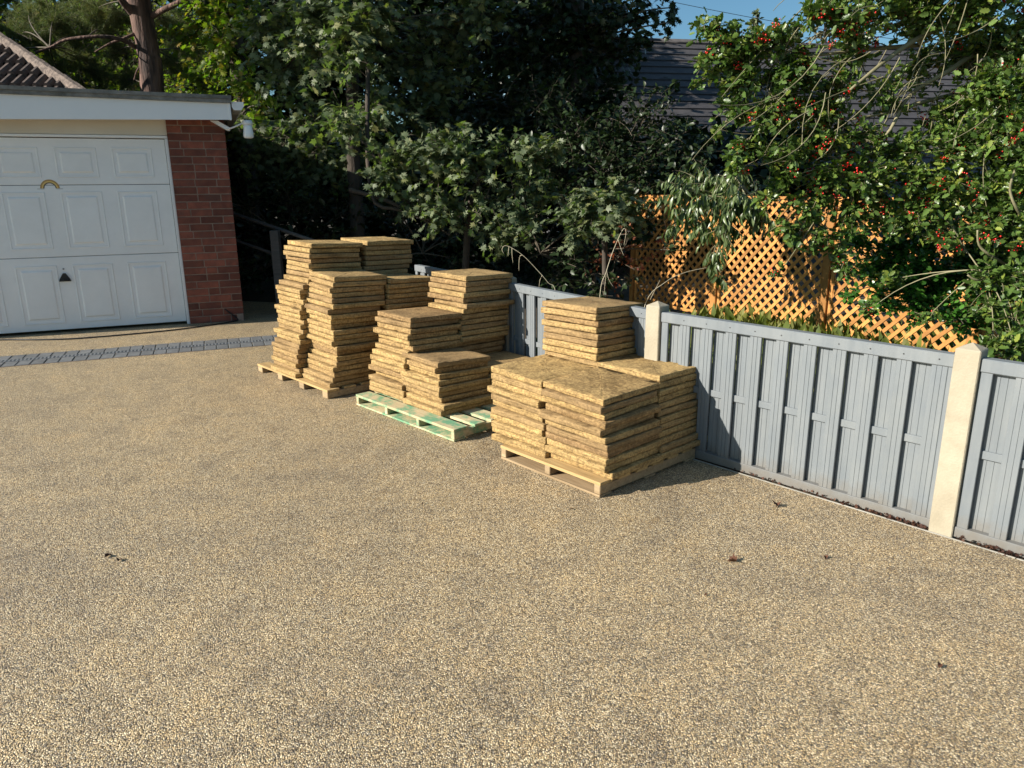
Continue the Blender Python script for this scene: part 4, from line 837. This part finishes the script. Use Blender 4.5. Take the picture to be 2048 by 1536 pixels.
# pickets at right
for i, (px, l_) in enumerate(((1972, 'left brown picket behind the holly sprig at right'), (1997, 'right brown picket behind the holly sprig at right'))):
    p = at(px, 700, 5.2); MB().box((-.022, -.01, 0), (.022, .01, .62 + .03 * i), .003).build('wooden_picket', M['brown_wood'], None, label=l_, cat='picket', group='brown pickets behind the fence', loc=(p[0], p[1], 0))
# shaded handrail beside the garage
HR = empty('timber_handrail', tuple(at(562, 600, 8.9) * [1, 1, 0]), 0, label='dark timber handrail sloping down in the shade between garage and slabs', cat='handrail')
for nm, a, b, r in (('rail', (440, 418, 9.4), (640, 486, 8.7), .022), ('rail', (440, 470, 9.4), (640, 540, 8.7), .018)):
    o = MB().tube([at(*a), at(*b)], r, 6).build(nm, M['dark_wood'], HR); o.location = -Vector(HR.location)
MB().box((-.05, -.05, 0), (.05, .05, 1.0), .005).build('post', M['dark_wood'], HR)

# ------------------------------------------------------------------ grey bungalow roof beyond the trellis
RZ = 11.5; e1 = U(RZ); RA = at(1300, 84, 18.5)
back = U(RZ + 90); pitchr = R(34)
dn_ = -back * cos(pitchr) + np.array([0, 0, -sin(pitchr)]); nrm_ = np.cross(e1, -dn_); nrm_ = nrm_ / np.linalg.norm(nrm_)
if nrm_[2] < 0: nrm_ = -nrm_
BG = empty('bungalow', (RA[0], RA[1], 0), R(RZ), label='bungalow with long grey tiled roof and a skylight beyond the garden', cat='house')
lx = lambda a, s, h: (a, -s * cos(pitchr) - h * sin(pitchr) * 1, RA[2] - s * sin(pitchr) + h * cos(pitchr))
gauge = .30; NR = 21; X0_, X1_ = -1.6, 13.
for r in range(NR):
    s0, s1 = r * gauge, (r + 1) * gauge + .03
    poly = [lx(X0_, s0, .0), lx(X0_, s1, .030), lx(X0_, s1, .002), lx(X0_, s0 + .03, -.02)]
    MB().prism(poly, (X1_ - X0_, 0, 0)).build('tile_course', M['roof_grey'], BG)
MB().tube([(X0_, 0, RA[2] + .01), (X1_, 0, RA[2] + .01)], .075, 8).build('ridge_tiles', M['roof_grey'], BG, True)
se = NR * gauge; ey, ez = -se * cos(pitchr), RA[2] - se * sin(pitchr)
MB().prism([(X0_, 0, RA[2] - .1), (X0_, ey, ez - .1), (X0_, -ey, ez - .1)], (X1_ - X0_, 0, 0)).build('roof_body', M['render'], BG)
MB().box((X0_ + .4, ey + .35, 0), (X1_ - .4, -ey - .35, ez - .05)).build('wall', M['render'], BG)
MB().prism([lx(X0_, 0, -.03)] + [(X0_, -ey, ez)] + [(X0_, -ey, ez - .05), lx(X0_, 0, -.1)], (X1_ - X0_, 0, 0)).build('rear_roof', M['roof_grey'], BG)
# skylight
sk0 = (1.15, 3.35); sw, sl_ = .95, 1.15
def rbox(a0, a1, s0, s1, h0, h1): return [lx(a0, s0, h0), lx(a1, s0, h0), lx(a1, s1, h0), lx(a0, s1, h0), lx(a0, s0, h1), lx(a1, s0, h1), lx(a1, s1, h1), lx(a0, s1, h1)]
BF = [(0, 3, 2, 1), (4, 5, 6, 7), (0, 1, 5, 4), (1, 2, 6, 5), (2, 3, 7, 6), (3, 0, 4, 7)]
WN = MB().add(rbox(sk0[0], sk0[0] + .08, sk0[1], sk0[1] + sl_, .01, .11), BF).add(rbox(sk0[0] + sw - .08, sk0[0] + sw, sk0[1], sk0[1] + sl_, .01, .11), BF).add(rbox(sk0[0] + .081, sk0[0] + sw - .081, sk0[1], sk0[1] + .08, .01, .108), BF).add(rbox(sk0[0] + .081, sk0[0] + sw - .081, sk0[1] + sl_ - .08, sk0[1] + sl_, .01, .108), BF).build('skylight', M['winframe'], BG)
MB().add(rbox(sk0[0] + .07, sk0[0] + sw - .07, sk0[1] + .07, sk0[1] + sl_ - .07, .02, .085), BF).build('pane', M['skyglass'], WN)

# ------------------------------------------------------------------ neighbour's tiled roof at left
HA, HB = at(0, 82, 11.3), at(150, 182, 10.2)
e1h = -U(8); hv = HA - HB; e2h = hv - (hv @ e1h) * e1h; L2 = np.linalg.norm(e2h); e2h /= L2; hx_ = hv @ e1h; nh = np.cross(e2h, e1h); nh = nh if nh[2] > 0 else -nh
HS = empty('tiled_house', (HB[0], HB[1], 0), 0, label='house with dark brown tiled hip roof behind the garage at left', cat='house')
Mt = Matrix(((e1h[0], e2h[0], nh[0], HB[0] - HB[0]), (e1h[1], e2h[1], nh[1], 0), (e1h[2], e2h[2], nh[2], HB[2]), (0, 0, 0, 1)))
tile = MB(); prof = [(0, 0), (.02, .03), (.045, .048), (.075, .048), (.1, .03), (.118, 0)]
tile.v = [(x * .9, 0, h * 1.15 + .035) for x, h in prof] + [(x, .36, h) for x, h in prof] + [(prof[0][0], 0, -.0), (prof[-1][0], 0, -.0)]
tile.f = [(i, i + 1, i + 7, i + 6) for i in range(5)] + [(0, 12, 13, 5, 4, 3, 2, 1)]
tmesh = tile.mesh('roof_tile', M['roof_brown'])
rowg = .335; cnt = 0
for r in range(-2, 12):
    y = r * rowg; xs = max(hx_ * (y + .1) / L2, 0) if y > 0 else hx_ * (y + .1) / L2
    for i in range(26):
        x = math.ceil((xs + .02) / .132) * .132 + i * .132
        if cnt < 290:
            o = inst('roof_tile', tmesh, HS); o.matrix_local = Mt @ Matrix.Translation((x, y, .012 + random.uniform(0, .006))); cnt += 1
# under-roof and hip ridge
hip = [HB - hv * .6, HA + hv * 1.6]
MB().add([hip[0] - [HB[0], HB[1], 0], hip[1] - [HB[0], HB[1], 0], hip[1] + e1h * 6 - [HB[0], HB[1], 0], hip[0] + e1h * 6 - [HB[0], HB[1], 0]], [(0, 1, 2, 3)]).build('roof_underlay', M['dark'], HS)
apex = hip[1]; rb = hip[0] + np.array([-3.2, 6, 0])
MB().add([hip[0] - [HB[0], HB[1], 0], hip[1] - [HB[0], HB[1], 0], rb - [HB[0], HB[1], 0]], [(0, 1, 2)]).build('side_roof', M['roof_brown'], HS)
nseg = 22
rm = MB(); seg = np.linalg.norm(hip[1] - hip[0]) / nseg
for i in range(nseg):
    a = hip[0] + (hip[1] - hip[0]) * i / nseg; b = hip[0] + (hip[1] - hip[0]) * (i + 1.06) / nseg; off = np.array([HB[0], HB[1], 0])
    MB().tube([a - off + nh * .03, b - off + nh * .045], .085, 9).build('hip_tile', M['ridge'], HS)
wz = hip[0][2]
MB().box((-8, .6, 0), (-.2, 6, wz - .05)).build('wall', M['brick'], HS)

# ------------------------------------------------------------------ far trees and overhead wire
def far_tree(name, px, pyt, Y, wpx, mat, label, tpl='quad', cat_='tree', grp=None, dens=60):
    top = at(px, pyt, Y); base = np.array([top[0], top[1], 0]); Hh = top[2]; wr_ = wpx / FPX * Y / 2
    root = tree_root(name, tuple(base), label, cat_, grp)
    trunk(root, [base, base + [0, 0, Hh * .5], base + [0, 0, Hh * .97]], [.3, .2, .04], M['bark'], 7)
    blobs = []; n = int(Hh / (wr_ * .8)) + 2
    for i in range(n):
        f = i / (n - 1); z = Hh * (.12 + .86 * f); r = wr_ * (1.0 if f < .75 else max(.22, 1 - (f - .75) * 3.1))
        for q in range(3): blobs.append((base + [random.uniform(-.45, .45) * wr_, random.uniform(-.4, .4) * wr_, z], r * random.uniform(.5, .75), 1))
    bush(root, blobs, [tuple(base + [0, 0, Hh * t]) for t in (.2, .4, .6, .8)], mat, M['darktwig'], tpl, .38, 6, dens, limb=.04, r_tw=.02, flat=1.3, arch=.0, name='crown')
far_tree('poplar_tree', 1516, 18, 60, 34, M['poplar'], 'tall narrow poplar standing in the sky gap above the grey roof', grp='distant poplars')
far_tree('poplar_tree', 1593, 42, 60, 20, M['poplar'], 'smaller slender poplar right of the tall one above the grey roof', grp='distant poplars')
far_tree('poplar_tree', 1560, 60, 58, 34, M['poplar'], 'short bushy tree between the two poplars above the roof ridge', grp='distant poplars')
far_tree('birch_tree', 1655, 30, 42, 80, M['birch'], 'pale brownish birch behind the holly right of the poplars', dens=16)
far_tree('birch_tree', 1730, 40, 44, 90, M['birch'], 'second brownish birch further right, mostly hidden by holly', dens=16)
wa, wb_ = at(1180, -32, 40), at(2100, 110, 36)
MB().tube([wa + (wb_ - wa) * t + np.array([0, 0, -.4 * sin(pi * t)]) for t in np.linspace(0, 1, 12)], .012, 4).build('overhead_wire', M['cable'], None, label='thin dark overhead wire crossing the blue sky above the roof', cat='wire')

# ------------------------------------------------------------------ dry stalks
def stalk(pts, strands, label, r=.0028):
    P = empty('dry_stalk', (pts[0][0], pts[0][1], 0), 0, label=label, cat='plant', group='dry stalks behind the fence')
    o = MB().tube(smooth_path(pts, 5), r, 5, r * .5).build('stem', M['straw'], P, True); o.location = -Vector(P.location)
    for s in strands:
        o = MB().tube(smooth_path(s, 3), r * .7, 4, r * .4).build('seed_strand', M['straw'], P, True); o.location = -Vector(P.location)
Ys = 5.7
a_ = lambda *q: [at(x, y, Ys) for x, y in q]
stalk([np.array([at(1118, 640, Ys)[0], Ys, 0])] + a_((1112, 592), (1096, 565), (1070, 535), (1045, 510), (1020, 494), (1008, 492), (1004, 500), (1008, 507)), [a_((1018, 493), (1017, 502), (1016, 512)), a_((1024, 496), (1024, 508), (1026, 526)), a_((1046, 511), (1040, 512), (1038, 525), (1038, 542)), a_((1085, 550), (1080, 560), (1078, 575))], 'pale arching dry stalk with drooping strands above the fence')
stalk([np.array([at(1196, 640, Ys)[0], Ys, 0])] + a_((1200, 590), (1212, 545), (1225, 505), (1240, 470), (1248, 457), (1252, 465), (1248, 490)), [a_((1213, 540), (1218, 560), (1228, 575)), a_((1236, 478), (1243, 500), (1248, 512)), a_((1222, 515), (1213, 545), (1208, 590))], 'upright dry grass stalk behind the tall back slab stack')
stalk([np.array([at(1270, 680, Ys)[0], Ys, 0])] + a_((1290, 610), (1330, 565), (1370, 545), (1415, 535)), [a_((1300, 600), (1320, 560))], 'long thin dry stem arching across the trellis base')

# ------------------------------------------------------------------ grass strip behind the fence and leaf litter
n = 5200; s_r = rng.uniform(-1.8, 3.6, n); dist = rng.uniform(.9, 4.4, n); base = F0[None] + fd[None] * s_r[:, None] - fn[None] * dist[:, None]
D = np.c_[rng.normal(size=(n, 2)) * .45, np.ones(n)]; N = rng.normal(size=(n, 3))
V, T = leaves('lance', base, D, N, rng.uniform(.08, .26, n)); inst('grass', tri_mesh('grass', V, T, M['grass']), None, kind='stuff', label='rough yellow green grass growing behind the grey fence', cat='grass')
n = 420; s_r = rng.uniform(-1.0, 1.0, n); s_r = np.where(rng.uniform(size=n) < .6, rng.normal(.12, .16, n), s_r); s_r = np.where(rng.uniform(size=n) < .25, rng.normal(-.3, .12, n), s_r)
s_r = s_r[(s_r > -1.5) & (s_r < 1.2) & ~((s_r > -.11) & (s_r < .0))]; n = len(s_r)
base = F0[None] + fd[None] * s_r[:, None] + fn[None] * rng.uniform(-.010, .006, n)[:, None] + np.c_[np.zeros((n, 2)), rng.uniform(.004, .02, n)]
V, T = leaves('maple', base, rng.normal(size=(n, 3)) * [1, 1, .5], rng.normal(size=(n, 3)) * .7 + [0, 0, .6], rng.uniform(.007, .019, n)); inst('leaf_litter', tri_mesh('leaf_litter', V, T, M['litter']), None, kind='stuff', label='line of dead red brown leaf crumbs along the foot of the fence', cat='leaf litter')
lt = [((1.272, 3.282), .045, 'curled dark dead leaf on the gravel right of the nearest pallet'), ((.909, 2.728), .042, 'curled dark dead leaf lying on open gravel below the fence'), ((-1.713, 2.808), .034, 'dark twig like dead leaf on the gravel at left'), ((-1.647, 2.80), .03, 'small tan leaf scrap beside the dark one at left'),
      ((1.291, 2.772), .03, 'tiny dead leaf scrap near the fence foot'), ((.73, 2.483), .018, 'tiny reddish leaf scrap in the middle right of the gravel'), ((1.365, 2.054), .028, 'small dark leaf scrap near the lower right corner'), ((.272, 3.257), .02, 'tiny leaf crumb before the nearest pallet'), ((-.44, 3.318), .016, 'tiny dark crumb on the gravel before the green pallet')]
for (x, y), s, l_ in lt:
    tv, tf = TPL['maple'] if s > .035 else TPL['oval']; tv = tv.copy(); tv[:, 2] = np.abs(tv[:, 1]) * 1.1 + rng.normal(size=len(tv)) * .05; tv *= s
    me = tri_mesh('fallen_leaf', tv, tf, M['litter']); inst('fallen_leaf', me, None, (x, y, .004), (random.uniform(-.2, .2), random.uniform(-.2, .2), random.uniform(0, 6)), label=l_, cat='leaf', group='dead leaves scattered on the gravel')
# sky is the world
